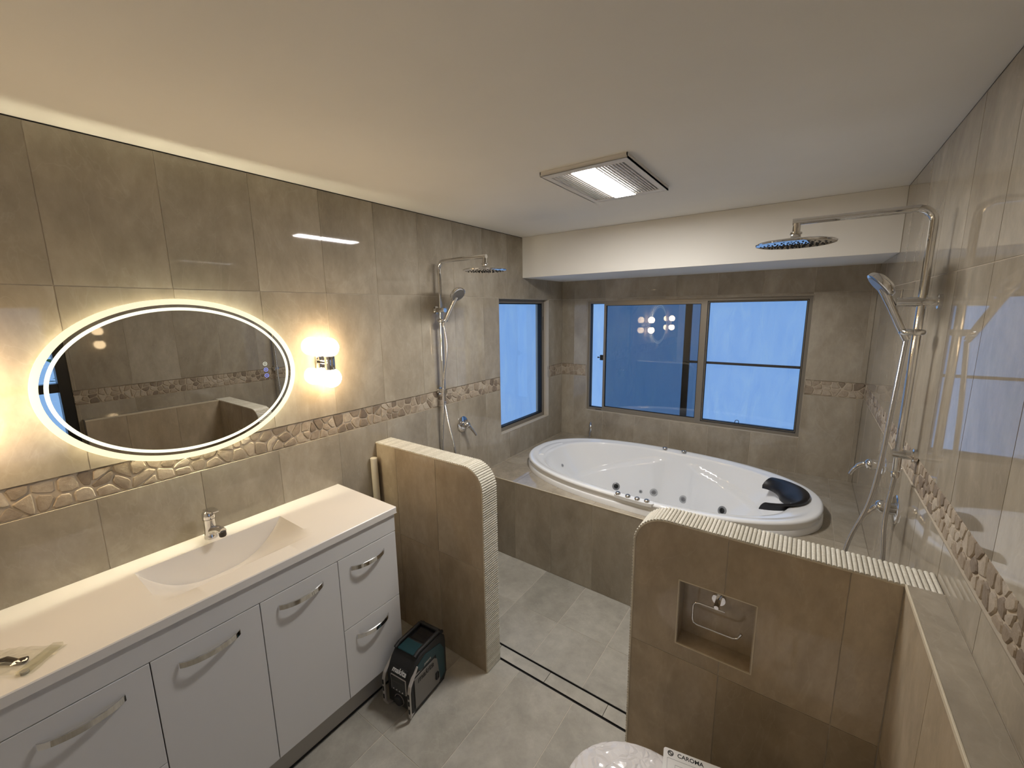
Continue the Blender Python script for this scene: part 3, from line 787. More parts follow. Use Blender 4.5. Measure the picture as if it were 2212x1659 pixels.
# left window
w2 = thing('window_2', 'narrow bronze framed window in the tiled left wall', 'window', (0, (WIN2[0]+WIN2[1])/2, WIN2[2]))
del w2['category']; w2['kind'] = 'structure'
a0, a1, b0, b1 = WIN2
reveal(wall_left, FL, (a0-.001, a1+.001, b0-.001, b1+.001), .085)
wframe('outer_frame', FL, a0, a1, b0, b1, .030, -.10, -.050, M_FRAME, w2)
wframe('seal', FL, a0+.030, a1-.030, b0+.030, b1-.030, .008, -.095, -.056, M_SEAL, w2)
rect('pane', FL, a0+.034, a1-.034, b0+.034, b1-.034, -.075, -.072, M_GLASS, w2)
rect('film', FL, a0-.10, a1+.10, b0-.10, b1+.10, -.1555, -.155, M_FILM, w2)
rect('frame_slot', FL, a1-.022, a1-.016, 1.60, 1.72, -.051, -.0492, M_SEAL, w2)
# window beside the camera (seen in the mirror only)
w3 = thing('window_3', 'black framed window reflected at the edge of the mirror', 'window', (W, .27, .72))
del w3['category']; w3['kind'] = 'structure'
a0, a1, b0, b1 = WIN3
wframe('outer_frame', FR, a0, a1, b0, b1, .06, -.09, -.01, M_BLACKF, w3)
rect('transom', FR, a0+.05, a1-.05, 1.27, 1.33, -.085, -.02, M_BLACKF, w3)
rect('pane', FR, a0+.05, a1-.05, b0+.05, 1.28, -.055, -.05, M_GLASS, w3)
rect('pane', FR, a0+.05, a1-.05, 1.32, b1-.05, -.055, -.05, M_GLASS, w3)
# garden outside that window
random.seed(3)
g = obj('garden_paving', box(B(), W+.15, W+4, -2.5, 3.0, -.12, -.05), M_PAVE); g['kind'] = 'structure'
sh = thing('garden_shrub', 'green leafy shrub outside, reflected in the mirror edge', 'shrub', (W+1.1, .95, -.05))
bm = B()
for k in range(420):
    a, r_, z = random.uniform(0, 2*PI), random.uniform(.05, .42), random.uniform(.25, 1.75)
    c = Vector((W+1.1+r_*math.cos(a), .95+r_*math.sin(a), z-.05)); u = Vector((random.uniform(-1, 1), random.uniform(-1, 1), random.uniform(-.2, 1))).normalized()
    v_ = u.cross(Vector((random.uniform(-1, 1), random.uniform(-1, 1), .3))).normalized(); L = random.uniform(.05, .10)
    q = [bm.verts.new(c-u*L), bm.verts.new(c+v_*L*.28), bm.verts.new(c+u*L), bm.verts.new(c-v_*L*.28)]; bm.faces.new(q)
o = obj('foliage', bm, M_LEAF, sh); o['kind'] = 'stuff'
bm = B()
for k in range(5):
    a = k*1.3; tube(bm, [(W+1.1+.03*math.cos(a), .95+.03*math.sin(a), -.05), (W+1.1+.12*math.cos(a), .95+.12*math.sin(a), .6), (W+1.1+.25*math.cos(a), .95+.25*math.sin(a), 1.3)], [.014, .010, .005], 6)
obj('stem', bm, M_DARKF, sh)

# ------------------------------------------------------------------ ceiling heater / light
x0, x1, y0, y1 = .940, 1.318, 1.560, 2.110
t = thing('ceiling_heater_light', 'square ceiling exhaust grille with glowing central light panel', 'ceiling light', ((x0+x1)/2, (y0+y1)/2, H))
zf = H-.018
bm = B()
for P in cells(x0, x1, y0, y1, [(x0+.030, 1.066, y0+.045, y1-.045), (1.172, x1-.030, y0+.045, y1-.045), (1.067, 1.171, y0+.041, y1-.029)]): prism(bm, P, FZ, zf, zf+.006)
box(bm, x0, x1, y0, y0+.004, zf, H-.0005); box(bm, x0, x1, y1-.004, y1, zf, H-.0005); box(bm, x0, x0+.004, y0, y1, zf, H-.0005); box(bm, x1-.004, x1, y0, y1, zf, H-.0005)
obj('frame', bm, M_ENAMEL, t)
obj('backing', box(B(), x0+.006, x1-.006, y0+.006, y1-.006, H-.0020, H-.0008), M_CAVITY_SHADE, t)  # near-black sheet stands in for the shade of a deeper cavity
for a, b in ((x0+.030, 1.066), (1.172, x1-.030)):
    n = max(4, round((b-a)/.0125))
    for k in range(1, n):
        x = a+(b-a)*k/n
        obj('slat', box(B(), x-.0024, x+.0024, y0+.044, y1-.044, zf+.0015, zf+.005), M_ENAMEL, t)
bm = box(B(), 1.068, 1.170, y0+.042, y1-.030, zf+.0008, zf+.0054, .0004, 1); o = obj('light_panel', bm, E_PANEL, t)

# ------------------------------------------------------------------ backlit mirror
MY, MZ, MA, MB_ = .515, 1.5385, .399, .298
mi = thing('backlit_mirror', 'oval backlit mirror with glowing double ring above the vanity', 'mirror', (0, MY, MZ-MB_))
NE = 128
def ell(a, b, x): return [Vector((x, MY+a*math.cos(2*PI*k/NE), MZ+b*math.sin(2*PI*k/NE))) for k in range(NE)]
def ringmesh(rs, close=False):
    bm = B(); R = [[bm.verts.new(p) for p in ell(*r)] for r in rs]
    prs = list(zip(R, R[1:])) + ([(R[-1], R[0])] if close else [])
    for a, b in prs:
        for k in range(NE): bm.faces.new((a[k], a[(k+1) % NE], b[(k+1) % NE], b[k]))
    bmesh.ops.recalc_face_normals(bm, faces=bm.faces[:]); return bm
XF = .033
def annulus(o_, i_, x_, th=.004): return ringmesh([(MA-o_, MB_-o_, x_-th), (MA-o_, MB_-o_, x_), (MA-i_, MB_-i_, x_), (MA-i_, MB_-i_, x_-th)], True)
obj('frosted_rim', annulus(0, .0200, XF), M_FROST, mi)
obj('mirror_band', annulus(.0200, .0305, XF, .0035), M_MIRROR, mi)
obj('light_ring', annulus(.0305, .0415, XF), E_RING, mi)
bm = B(); c = [bm.verts.new(p) for p in ell(MA-.0415, MB_-.0415, XF)]; d = [bm.verts.new(p) for p in ell(MA-.0415, MB_-.0415, XF-.004)]
bm.faces.new(c); bm.faces.new(d[::-1])
for k in range(NE): bm.faces.new((c[k], d[k], d[(k+1) % NE], c[(k+1) % NE]))
bmesh.ops.recalc_face_normals(bm, faces=bm.faces[:]); obj('mirror_glass', bm, M_MIRROR, mi)
bm = ringmesh([(MA-.085, MB_-.085, .001), (MA-.085, MB_-.085, XF-.0045), (.01, .01, XF-.0045)]); obj('housing', bm, M_KICK, mi)
bm = ringmesh([(MA-.0845, MB_-.0845, .006), (MA-.082, MB_-.082, .006), (MA-.082, MB_-.082, .016), (MA-.0845, MB_-.0845, .016)], True); obj('led_strip', bm, E_HALO, mi)
bm = ringmesh([(MA-.001, MB_-.001, XF-.0045), (MA-.084, MB_-.084, XF-.0045), (MA-.084, MB_-.084, XF-.006), (MA-.001, MB_-.001, XF-.006)], True); obj('backplate', bm, M_ENAMEL, mi)
def yz(u, v, x):
    d = fw*FPX + r2*(u-1106) - u2*(v-829.5); t_ = (x-CX)/d.x; return (CY+d.y*t_, CZ+d.z*t_)
for (u, v), mm in (((572.5, 786), E_BTNW), ((574.5, 798.5), E_BTNB), ((576.5, 811), E_BTNB)):
    yy, zz = yz(u, v, XF)
    for ro, ri in ((.0085, .0066), (.0032, .0020)):
        bm = lathe(B(), [(ro, 0), (ro, .0006), (ri, .0006), (ri, 0)], (XF, yy, zz), (1, 0, 0), 24)
        if ro > .005: bt = obj('touch_button', bm, mm, mi)
        else: obj('button_icon', bm, mm, bt)

# ------------------------------------------------------------------ wall sconces
def sconce(y, label):
    t = thing('wall_sconce', label, 'wall lamp', (0, y, 1.545), 0, 'double globe sconces either side of the mirror')
    x = .075
    obj('wall_plate', box(B(), 0.0005, .012, y-.030, y+.030, 1.515, 1.575, .002, 2), M_CHROME, t)
    bm = B(); lathe(bm, [(.010, 0), (.010, .05)], (.012, y, 1.545), (1, 0, 0), 16); obj('arm', bm, M_CHROME, t)
    bm = lathe(B(), [(0, -.036), (.0225, -.036), (.0235, -.034), (.0235, .034), (.0225, .036), (0, .036)], (x, y, 1.545), (0, 0, 1), 32)
    smooth_by(obj('body', bm, M_CHROME, t), 40)
    for s in (-1, 1):
        bm = B(); bmesh.ops.create_uvsphere(bm, u_segments=32, v_segments=18, radius=.0465); bmesh.ops.translate(bm, vec=(x, y, 1.545+s*.0725), verts=bm.verts[:])
        obj('globe', bm, E_GLOBE, t, smooth=True)
sconce(1.060, 'chrome double globe wall lamp between the mirror and the shower')
sconce(-.030, 'chrome double globe wall lamp at the entry side of the mirror, reflected in the window')

# ------------------------------------------------------------------ vanity
VY0, VY1, VX = -.105, 1.083, .449
vc = thing('vanity_cabinet', 'long white gloss vanity cabinet with bow handles under the basin top', 'cabinet', (VX/2, (VY0+VY1)/2, 0))
for nm, bb_ in (('side_panel', (.002, VX-.020, VY0, VY0+.016, .135, .8745)), ('side_panel', (.002, VX-.020, VY1-.016, VY1, .135, .8745)), ('divider', (.02, VX-.020, .1895, .2055, .151, .74)),
                ('divider', (.02, VX-.020, .7845, .8005, .151, .74)), ('base_panel', (.002, VX-.020, VY0+.016, VY1-.016, .135, .151)), ('back_panel', (.002, .018, VY0+.016, VY1-.016, .151, .74))):
    obj(nm, box(B(), *bb_), M_WHITE, vc)
obj('top_rail', box(B(), VX-.0195, VX, VY0, VY1, .789, .8745, .001, 1), M_WHITE, vc)
obj('kick_board', box(B(), .01, .400, VY0, VY1, 0.0002, .1345), M_KICK, vc)
obj('kick_seal', box(B(), .400, .4025, VY0, VY1, .0002, .010), M_GAP, vc)
obj('painted_gap_shade', box(B(), VX-.0198, VX-.0180, VY0+.002, VY1-.002, .138, .789), M_GAP, vc)  # black sheet behind the fronts paints the shade in their joints
def handle(par, y0, y1, z):
    n = 14; bm = B(); L = []
    for k in range(n+1):
        t_ = k/n; y = y0+(y1-y0)*t_; x = VX+.001+.026*(1-(2*t_-1)**2)**.8
        L.append([bm.verts.new((x, y, z-.010)), bm.verts.new((x, y, z+.010)), bm.verts.new((x+.004, y, z+.009)), bm.verts.new((x+.004, y, z-.009))])
    for a, b in zip(L, L[1:]):
        for j in range(4): bm.faces.new((a[j], a[(j+1) % 4], b[(j+1) % 4], b[j]))
    bm.faces.new(L[0][::-1]); bm.faces.new(L[-1]); bmesh.ops.recalc_face_normals(bm, faces=bm.faces[:])
    smooth_by(obj('handle', bm, M_CHROME, par), 40)
def front(nm, y0, y1, z0, z1, hy0, hy1, hz):
    o = obj(nm, box(B(), VX-.0178, VX+.0003, y0+.0013, y1-.0013, z0+.0013, z1-.0013, .0012, 2), M_WHITE, vc)
    handle(o, hy0, hy1, hz)
ZS = .463
front('drawer', .7925, VY1, ZS, .7875, .848, 1.014, .726); front('drawer', .7925, VY1, .136, ZS, .848, 1.012, .402)
front('door', .4965, .7925, .136, .7875, .556, .724, .732); front('door', .1975, .4965, .136, .7875, .260, .428, .728)
front('drawer', VY0, .1975, .440, .7875, -.030, .137, .726); front('drawer', VY0, .1975, .136, .440, -.030, .137, .402)
# basin top with scooped bowl
vt = thing('vanity_basin_top', 'cream white moulded benchtop with scooped integrated basin', 'basin', (.23, .49, .875))
ZV = .905; bx0, bx1, by0, by1 = .100, .372, .258, .746
bm = B(); nx, ny = 34, 48
X0, X1, Y0, Y1 = .0005, .459, -.110, 1.091
def bowl(x, y):
    u = (y-(by0+by1)/2)/((by1-by0)/2); v_ = (x-bx0)/(bx1-bx0)
    if abs(u) >= 1 or v_ <= 0 or v_ >= 1: return 0
    d = .136*(1-abs(u)**2.7); ramp_ = (1-v_**1.5)
    back = sst(x, bx0, bx0+.006)
    return -d*ramp_*back
xs = sorted(set([X0, bx0-.02, bx0, bx0+.001, bx0+.003, bx0+.006] + [bx0+.006+(bx1-bx0-.006)*(k/nx) for k in range(nx+1)] + [X1-.003]))
ys = sorted(set([Y0+.002, by0-.02] + [by0+(by1-by0)*k/ny for k in range(ny+1)] + [by1+.02, Y1-.002]))
gv = [[bm.verts.new((x, y, ZV+bowl(x, y))) for y in ys] for x in xs]
for i in range(len(xs)-1):
    for j in range(len(ys)-1): bm.faces.new((gv[i][j], gv[i+1][j], gv[i+1][j+1], gv[i][j+1]))
def edge_strip(vs, dx, dy):
    q = [bm.verts.new(v.co+Vector((dx, dy, -.003))) for v in vs]; q2 = [bm.verts.new(v.co+Vector((0, 0, -.027))) for v in q]
    for k in range(len(vs)-1):
        bm.faces.new((vs[k], vs[k+1], q[k+1], q[k])); bm.faces.new((q[k], q[k+1], q2[k+1], q2[k]))
    return q2
edge_strip(gv[-1], .003, 0); edge_strip([r[0] for r in gv], 0, -.002); edge_strip([r[-1] for r in gv], 0, .002)
bmesh.ops.recalc_face_normals(bm, faces=bm.faces[:])
tp = obj('top', bm, M_TOP, vt); smooth_by(tp, 28)
bm = B()
for P in cells(.001, .4585, -.1115, 1.0925, [(bx0-.006, bx1+.004, by0-.006, by1+.006)]): prism(bm, P, FZ, .8752, .8775)
obj('underside', bm, M_TOP, vt)
# basin mixer
t = thing('basin_mixer', 'small chrome mixer tap behind the vanity basin', 'tap', (.052, .505, ZV), 0)
bm = lathe(B(), [(0, 0), (.0235, 0), (.0235, .006), (.021, .012), (.0195, .045), (.020, .078), (.021, .080)], (.052, .505, ZV)); smooth_by(obj('body', bm, M_CHROME, t), 40)
bm = lathe(B(), [(.0215, .082), (.0225, .090), (.0215, .104), (.016, .113), (.006, .117), (0, .1175)], (.052, .505, ZV)); cap_ = smooth_by(obj('cap', bm, M_CHROME, t), 50)
bm = B(); P = [(.040, .505, ZV+.114), (.062, .509, ZV+.119), (.085, .513, ZV+.120), (.104, .516, ZV+.117)]
L = []
for (x, y, z), w_, h_ in zip(P, (.013, .016, .014, .010), (.005, .004, .003, .002)):
    L.append([bm.verts.new((x, y-w_, z-h_)), bm.verts.new((x, y-w_, z+h_)), bm.verts.new((x, y+w_, z+h_)), bm.verts.new((x, y+w_, z-h_))])
for a, b in zip(L, L[1:]):
    for j in range(4): bm.faces.new((a[j], a[(j+1) % 4], b[(j+1) % 4], b[j]))
bm.faces.new(L[0]); bm.faces.new(L[-1]); bmesh.ops.recalc_face_normals(bm, faces=bm.faces[:]); bmesh.ops.bevel(bm, geom=bm.edges[:], offset=.0012, segments=2, affect='EDGES')
smooth_by(obj('lever', bm, M_CHROME, t), 50)
bm = tube(B(), spline([(.056, .506, ZV+.026), (.082, .510, ZV+.040), (.112, .515, ZV+.048), (.138, .519, ZV+.046)], 5), [.016]*5+[.0145]*5+[.013]*6, 18); smooth_by(obj('spout', bm, M_CHROME, t), 60)
bm = lathe(B(), [(.0105, 0), (.0125, .004), (.0125, .020), (0, .020)], (.133, .518, ZV+.024)); smooth_by(obj('aerator', bm, M_DARKF, t), 40)
# packet left on the bench
t = thing('plastic_packet', 'crumpled clear plastic packet of fittings at the bench end', 'packet', (.36, -.02, ZV))
random.seed(9); bm = B(); c0 = Vector((.335, -.030, ZV)); ux = Vector((.75, .66, 0)).normalized(); uy = Vector((-.66, .75, 0))
gp = []
for i in range(13):
    row = []
    for j in range(9):
        a, b = (i/12-.5)*.170, (j/8-.5)*.095
        z = .004+.012*math.exp(-(a/.05)**2-(b/.03)**2)+.006*noise.noise(Vector((a*60, b*60, 1)))
        q = c0+ux*a+uy*b; row.append(bm.verts.new((q.x, q.y, ZV+.0012+max(0, z))))
    gp.append(row)
for i in range(12):
    for j in range(8): bm.faces.new((gp[i][j], gp[i+1][j], gp[i+1][j+1], gp[i][j+1]))
obj('film', bm, M_POLY, t)
q = c0+ux*.062; bm = B(); prism(bm, [((q+ux*a+uy*b).x, (q+ux*a+uy*b).y) for a, b in ((-.012, -.048), (.012, -.048), (.012, .048), (-.012, .048))], FZ, ZV+.004, ZV+.012); obj('folded_seam', bm, M_POLY, t)
bm = tube(B(), [c0+ux*-.045+Vector((0, 0, .008)), c0+ux*-.02+uy*.004+Vector((0, 0, .010)), c0+ux*.010+uy*-.003+Vector((0, 0, .009)), c0+ux*.03+Vector((0, 0, .008))], [.003, .0065, .005, .007], 10); obj('fitting', bm, M_DARKF, t)
bm = lathe(B(), [(0, 0), (.008, 0), (.008, .007), (0, .007)], c0+ux*.06+uy*-.038+Vector((0, 0, .001))); obj('washer', bm, M_KICK, t)
# cream pipe standing behind the vanity end
t = thing('plastic_pipe', 'cream plastic pipe standing in the corner behind the vanity', 'pipe', (.034, 1.300, 0))
bm = tube(B(), [(.034, 1.300, 0), (.020, 1.300, .985)], .0185, 20); smooth_by(obj('pipe_wall', bm, M_PIPE, t), 50)
smooth_by(obj('pipe_cap', lathe(B(), [(.0188, -.012), (.0192, 0), (.016, .0022), (0, .0022)], (.020, 1.300, .985)), M_PIPE, t), 50)

# ------------------------------------------------------------------ showers
def shower(s, label, HX, HZ, SZ):
    """s=+1 on the left wall, -1 on the right wall"""
    Y = 1.84; X = (lambda d: d) if s > 0 else (lambda d: W-d)
    t = thing('rail_shower', label, 'shower', (X(0), Y, 1.27), 0)
    px = .046
    R_ = .045; P = [(X(px), Y, 1.215), (X(px), Y, 1.6), (X(px), Y, 2.078-R_)]
    for k in range(1, 9): a = PI/2*k/8; P.append((X(px+R_*(1-math.cos(a))), Y, 2.078-R_+R_*math.sin(a)))
    P.append((X(.418), Y, 2.078))
    smooth_by(obj('riser_pipe', tube(B(), P, .0115, 20), M_CHROME, t), 60)
    hd = smooth_by(obj('shower_head', lathe(B(), [(0, .002), (.116, .0), (.123, .002), (.125, .006), (.120, .010), (.06, .016), (.022, .021), (.016, .026), (.015, .036), (.019, .037), (.019, .043), (.0125, .045), (.0125, .075), (0, .075)], (X(.405), Y, 1.998), (0, 0, 1), 48), M_CHROME, t), 45)
    bm = B(); random.seed(4)
    for k in range(96):
        r_ = .108*math.sqrt((k+.5)/96); a = k*2.39996
        lathe(bm, [(.0033, 0), (.0028, .0035), (0, .0035)], (X(.405)+r_*math.cos(a), Y+r_*math.sin(a), 2.0002), (0, 0, -1), 7)
    o = obj('nozzle_field', bm, M_SEAL, hd); o['kind'] = 'stuff'
    for z, nm in ((1.787, 'upper_bracket'), (1.274, 'lower_bracket')):
        ex = .085 if z > 1.5 else .062
        if s < 0 and z > 1.5: ex = .108
        bm = lathe(B(), [(0, 0), (.0235, 0), (.0235, .010), (.0158, .012), (.0158, ex-.004), (.0145, ex), (0, ex)], (X(0), Y, z), (s, 0, 0), 24); smooth_by(obj(nm, bm, M_CHROME, t), 40)
    # sliding holder: a flat puck round the pipe
    bm = lathe(B(), [(0, -.010), (.026, -.010), (.033, -.006), (.0345, 0), (.033, .006), (.026, .010), (0, .010)], (X(px+.012), Y, SZ), (0, 0, 1), 32); sl = smooth_by(obj('slide_holder', bm, M_CHROME, t), 50)
    bm = lathe(B(), [(0, 0), (.0035, 0), (.0035, .030), (0, .030)], (X(px+.052), Y-.004, 1.798), (0, 0, 1), 10); smooth_by(obj('bracket_pin', bm, M_CHROME, t), 40)
    # hand shower
    bx, bz = px+.036, SZ+.002
    dirv = Vector((X(HX)-X(bx), 0, HZ-bz)); Ld = dirv.length; dv = dirv.normalized()
    a0 = Vector((X(bx), Y, bz))-dv*.03; b0_ = Vector((X(HX), Y, HZ))-dv*.035
    hs = smooth_by(obj('hand_shower', tube(B(), [a0, a0.lerp(b0_, .3), a0.lerp(b0_, .7), b0_, b0_+dv*.02], [.0095, .012, .0115, .014, .016], 16), M_CHROME, t), 60)
    nrm = Vector((s*.74, -.10, -.66)).normalized()
    bm = lathe(B(), [(0, -.020), (.030, -.017), (.047, -.006), (.050, .002), (.049, .010), (.044, .012), (0, .0125)], Vector((X(HX), Y, HZ)), nrm, 32); fc = smooth_by(obj('spray_head', bm, M_CHROME, hs), 45)
    bm = lathe(B(), [(.041, .0122), (.040, .0138), (0, .0140)], Vector((X(HX), Y, HZ)), nrm, 32)
    obj('spray_face', bm, M_JETG, hs)
    # hose
    st = a0; e = Vector((X(px), Y, 1.20))
    if s > 0: pts = [st, (X(.084), Y, 1.55), (X(.056), Y-.014, 1.30), (X(.050), Y-.016, 1.15), (X(.022), Y-.012, .90), (X(.020), Y, .70), (X(.06), Y+.02, .62), (X(.100), Y+.02, .72), (X(.112), Y+.01, .88), (X(.075), Y, 1.06), e]
    else: pts = [st, (X(.080), Y-.01, 1.45), (X(.088), Y-.012, 1.25), (X(.105), Y-.012, 1.08), (X(.145), Y-.01, .92), (X(.155), Y, .78), (X(.12), Y, .67), (X(.075), Y, .70), (X(.045), Y, .84), (X(.054), Y, 1.02), e]
    smooth_by(obj('hose', tube(B(), spline(pts, 8), .0068, 12), M_HOSE, t), 60)
    smooth_by(obj('hose_nut', lathe(B(), [(0, 0), (.010, 0), (.0115, .003), (.0115, .018), (.009, .022), (0, .022)], (X(px), Y, 1.188)), M_CHROME, t), 40)
shower(1, 'chrome rail shower with round head between the sconce and the narrow window', .190, 1.880, 1.722)
shower(-1, 'chrome rail shower with round head mounted on the right tiled wall', .150, 1.848, 1.690)
def mixer(s, y, z, label, lever, R_=.056, name='shower_mixer'):
    X = (lambda d: d) if s > 0 else (lambda d: W-d)
    t = thing(name, label, 'tap', (X(0), y, z))
    smooth_by(obj('cover_plate', lathe(B(), [(0, .006), (R_*.9, .007), (R_, .003), (R_, 0)], (X(0), y, z), (s, 0, 0), 40), M_CHROME, t), 40)
    smooth_by(obj('body', lathe(B(), [(.023, .006), (.023, .030), (.026, .034), (.026, .046), (.020, .058), (.008, .064), (0, .065)], (X(0), y, z), (s, 0, 0), 28), M_CHROME, t), 45)
    P = [Vector((X(.052), y, z))] + [Vector((X(a), y+b, z+c)) for a, b, c in lever]
    smooth_by(obj('lever', tube(B(), spline(P, 5), [.012]*4+[.010]*4+[.0075]*(5*len(lever)-8+1), 12), M_CHROME, t), 60)
mixer(1, 2.052, 1.000, 'round chrome mixer with lever on the wall beside the narrow window', [(.066, .02, -.030), (.082, .035, -.062), (.088, .042, -.078)])
mixer(-1, 2.020, 1.005, 'round chrome mixer on the right wall nearest the ribbed half wall', [(.072, -.004, -.022), (.090, -.008, -.050), (.098, -.010, -.072)])
mixer(-1, 2.440, 1.045, 'chrome lever mixer on the right wall beside the bath end', [(.078, .002, -.010), (.100, .004, -.038), (.112, .006, -.066)], .040, 'bath_mixer')

# ------------------------------------------------------------------ toilet-roll holder in the niche
yb2 = yb-.006
t = thing('paper_holder', 'chrome toilet paper holder arm fixed inside the wall niche', 'toilet roll holder', (1.752, yb2, .792))
smooth_by(obj('rose', lathe(B(), [(0, .008), (.021, .008), (.022, .006), (.022, 0)], (1.752, yb2, .792), (0, -1, 0)), M_CHROME, t), 40)
smooth_by(obj('post', lathe(B(), [(.009, .006), (.009, .052), (.007, .055), (0, .055)], (1.752, yb2, .792), (0, -1, 0), 18), M_CHROME, t), 40)
ya = yb2-.047
P = [(1.778, ya, .782), (1.700, ya, .782), (1.686, ya, .779), (1.680, ya, .768), (1.680, ya, .716), (1.684, ya, .703), (1.696, ya, .698), (1.806, ya, .698), (1.820, ya, .704), (1.829, ya, .722)]
smooth_by(obj('wire_arm', tube(B(), P, .0031, 10), M_CHROME, t), 60)
smooth_by(obj('tip', lathe(B(), [(0, 0), (.0045, 0), (.0045, .012), (0, .012)], (1.825, ya, .714), (.5, 0, 1), 12), M_CHROME, t), 60)

# ------------------------------------------------------------------ toilet with wrapped seat, card on it
TY = .885
t = thing('toilet', 'white toilet with its lid still wrapped in clear plastic', 'toilet', (1.80, TY, 0))
def dshape(x0, xb, hw, n=18):
    P = []; xr = x0+hw*1.15
    for k in range(n+1):
        a = PI/2+PI*k/n; P.append((xr+hw*1.15*math.cos(a), TY+hw*math.sin(a)))
    return [(xb, TY+hw)] + P + [(xb, TY-hw)]
def loft(secs, m_, nm, par):
    bm = B(); R = [[bm.verts.new((p[0], p[1], z)) for p in P] for P, z in secs]; n = len(R[0])
    for a, b in zip(R, R[1:]):
        for k in range(n): bm.faces.new((a[k], a[(k+1) % n], b[(k+1) % n], b[k]))
    bm.faces.new(R[0][::-1]); bm.faces.new(R[-1]); bmesh.ops.recalc_face_normals(bm, faces=bm.faces[:])
    return smooth_by(obj(nm, bm, m_, par), 45)
loft([(dshape(1.60, LX-.001, .125), 0.0005), (dshape(1.59, LX-.001, .13), .10), (dshape(1.53, LX-.001, .155), .28), (dshape(1.475, LX-.001, .178), .375), (dshape(1.47, LX-.001, .180), .400)], M_TOILET, 'pan', t)
loft([(dshape(1.462, 1.93, .182), .401), (dshape(1.459, 1.93, .184), .404), (dshape(1.459, 1.93, .184), .415), (dshape(1.463, 1.93, .181), .419)], M_WRAP, 'seat', t)
loft([(dshape(1.458, 1.93, .184), .420), (dshape(1.455, 1.93, .187), .424), (dshape(1.455, 1.93, .187), .434), (dshape(1.463, 1.925, .180), .440), (dshape(1.50, 1.91, .150), .4435)], M_WRAP, 'lid', t)
obj('hinge_cover', box(B(), 1.93, 1.985, TY-.10, TY+.10, .401, .432, .006, 2), M_TOILET, t)
# CAROMA card
A = Vector((1.671, 1.092, .4475)); Bp = Vector((1.797, 1.118, .4475)); ex_ = (Bp-A).normalized(); ey_ = Vector((-ex_.y, ex_.x, 0))*-1
t = thing('instruction_card', 'white printed card reading CAROMA lying on the toilet lid', 'card', tuple(A))
bm = B(); Wd, Hd, rc = .19, .13, .008
poly = []
for cx_, cy_, a0 in ((rc, rc, PI), (Wd-rc, rc, 1.5*PI), (Wd-rc, Hd-rc, 0), (rc, Hd-rc, .5*PI)):
    for k in range(5): a = a0+PI/2*k/4; poly.append((cx_+rc*math.cos(a), cy_+rc*math.sin(a)))
prism(bm, [((A+ex_*p+ey_*q).x, (A+ex_*p+ey_*q).y) for p, q in poly], FZ, .4465, .4475)
obj('sheet', bm, M_PAPER, t)
def on_card(p, q): v_ = A+ex_*p+ey_*q; return (v_.x, v_.y, .4477)
text('lettering', 'CAROMA', .017, M_INKB, t, basis(ex_, -ey_, on_card(.075, .014)), .0002, 0, .0003)
bm = B(); lathe(bm, [(.0085, 0), (.0085, .0004), (.0060, .0004), (.0060, 0)], on_card(.020, .014), (0, 0, 1), 24)
for k in range(2):
    a = k*PI; o_ = Vector(on_card(.020, .014)); tube(bm, [o_+(ex_*math.cos(a+b)+ey_*math.sin(a+b))*(.0045*(1-b/3.4)+.0003)+Vector((0, 0, .0003)) for b in (0, .6, 1.2, 1.8, 2.4, 3.0)], [.0012, .0013, .0012, .001, .0008, .0004], 6)
obj('logo', bm, M_INKB, t)
for (p0, q0, p1, q1) in ((.012, .030, .178, .030), (.012, .030, .012, .12), (.178, .030, .178, .12), (.034, .045, .070, .045), (.034, .045, .034, .09), (.070, .045, .070, .09), (.034, .09, .070, .09), (.085, .045, .16, .045), (.085, .055, .15, .055), (.085, .065, .16, .065)):
    tb = tube(B(), [on_card(p0, q0), on_card(p1, q1)], .0004, 5); obj('drawing_line', tb, M_JETG, t)

# ------------------------------------------------------------------ jobsite radio
RZ = math.radians(5)
rd = thing('jobsite_radio', 'black and teal jobsite radio standing on the floor by the vanity', 'radio', (.556, 1.078, 0), RZ)
hw, hl, ht = .072, .122, .268
def robj(nm, bm, m_, par=rd): return obj(nm, bm, m_, par, world=False)
# body profile in (y,z), extruded along x: chamfered front-top and rear-top
prof = [(-hl+.012, .012), (-hl, .030), (-hl, .180), (-hl+.030, .232), (-hl+.055, ht-.012), (-hl+.075, ht-.004), (hl-.03, ht-.004), (hl-.004, ht-.03), (hl, ht-.06), (hl, .04), (hl-.02, .012)]
bm = prism(B(), prof, lambda u, v, d: (d, u, v), -hw, hw)
bmesh.ops.bevel(bm, geom=[e for e in bm.edges if abs(e.verts[0].co.x-e.verts[1].co.x) < 1e-6], offset=.010, segments=3, profile=.6, affect='EDGES')
body = smooth_by(robj('body', bm, M_RBODY), 35)
for sx in (-1, 1):
    for sy in (-1, 1): robj('foot', box(B(), sx*.050-.016, sx*.050+.016, sy*.09-.018, sy*.09+.018, 0, .016, .003, 1), M_RBODY)
robj('top_panel', box(B(), -.048, .048, -.072, -.005, ht-.006, ht+.001, .002, 1), M_TEAL)
lid = robj('top_recess', box(B(), -.046, .046, .005, .095, ht-.005, ht-.002), M_SCREEN)
for s in (-1, 1):
    bm = tube(B(), [(s*.058, -.075, ht-.003), (s*.058, -.05, ht+.006), (s*.058, .085, ht+.006), (s*.058, .112, ht-.012)], .009, 10); robj('carry_rail', bm, M_RBODY)
bm = tube(B(), [(-.058, .092, ht+.006), (.058, .092, ht+.006)], .009, 10); robj('carry_handle', bm, M_RBODY)
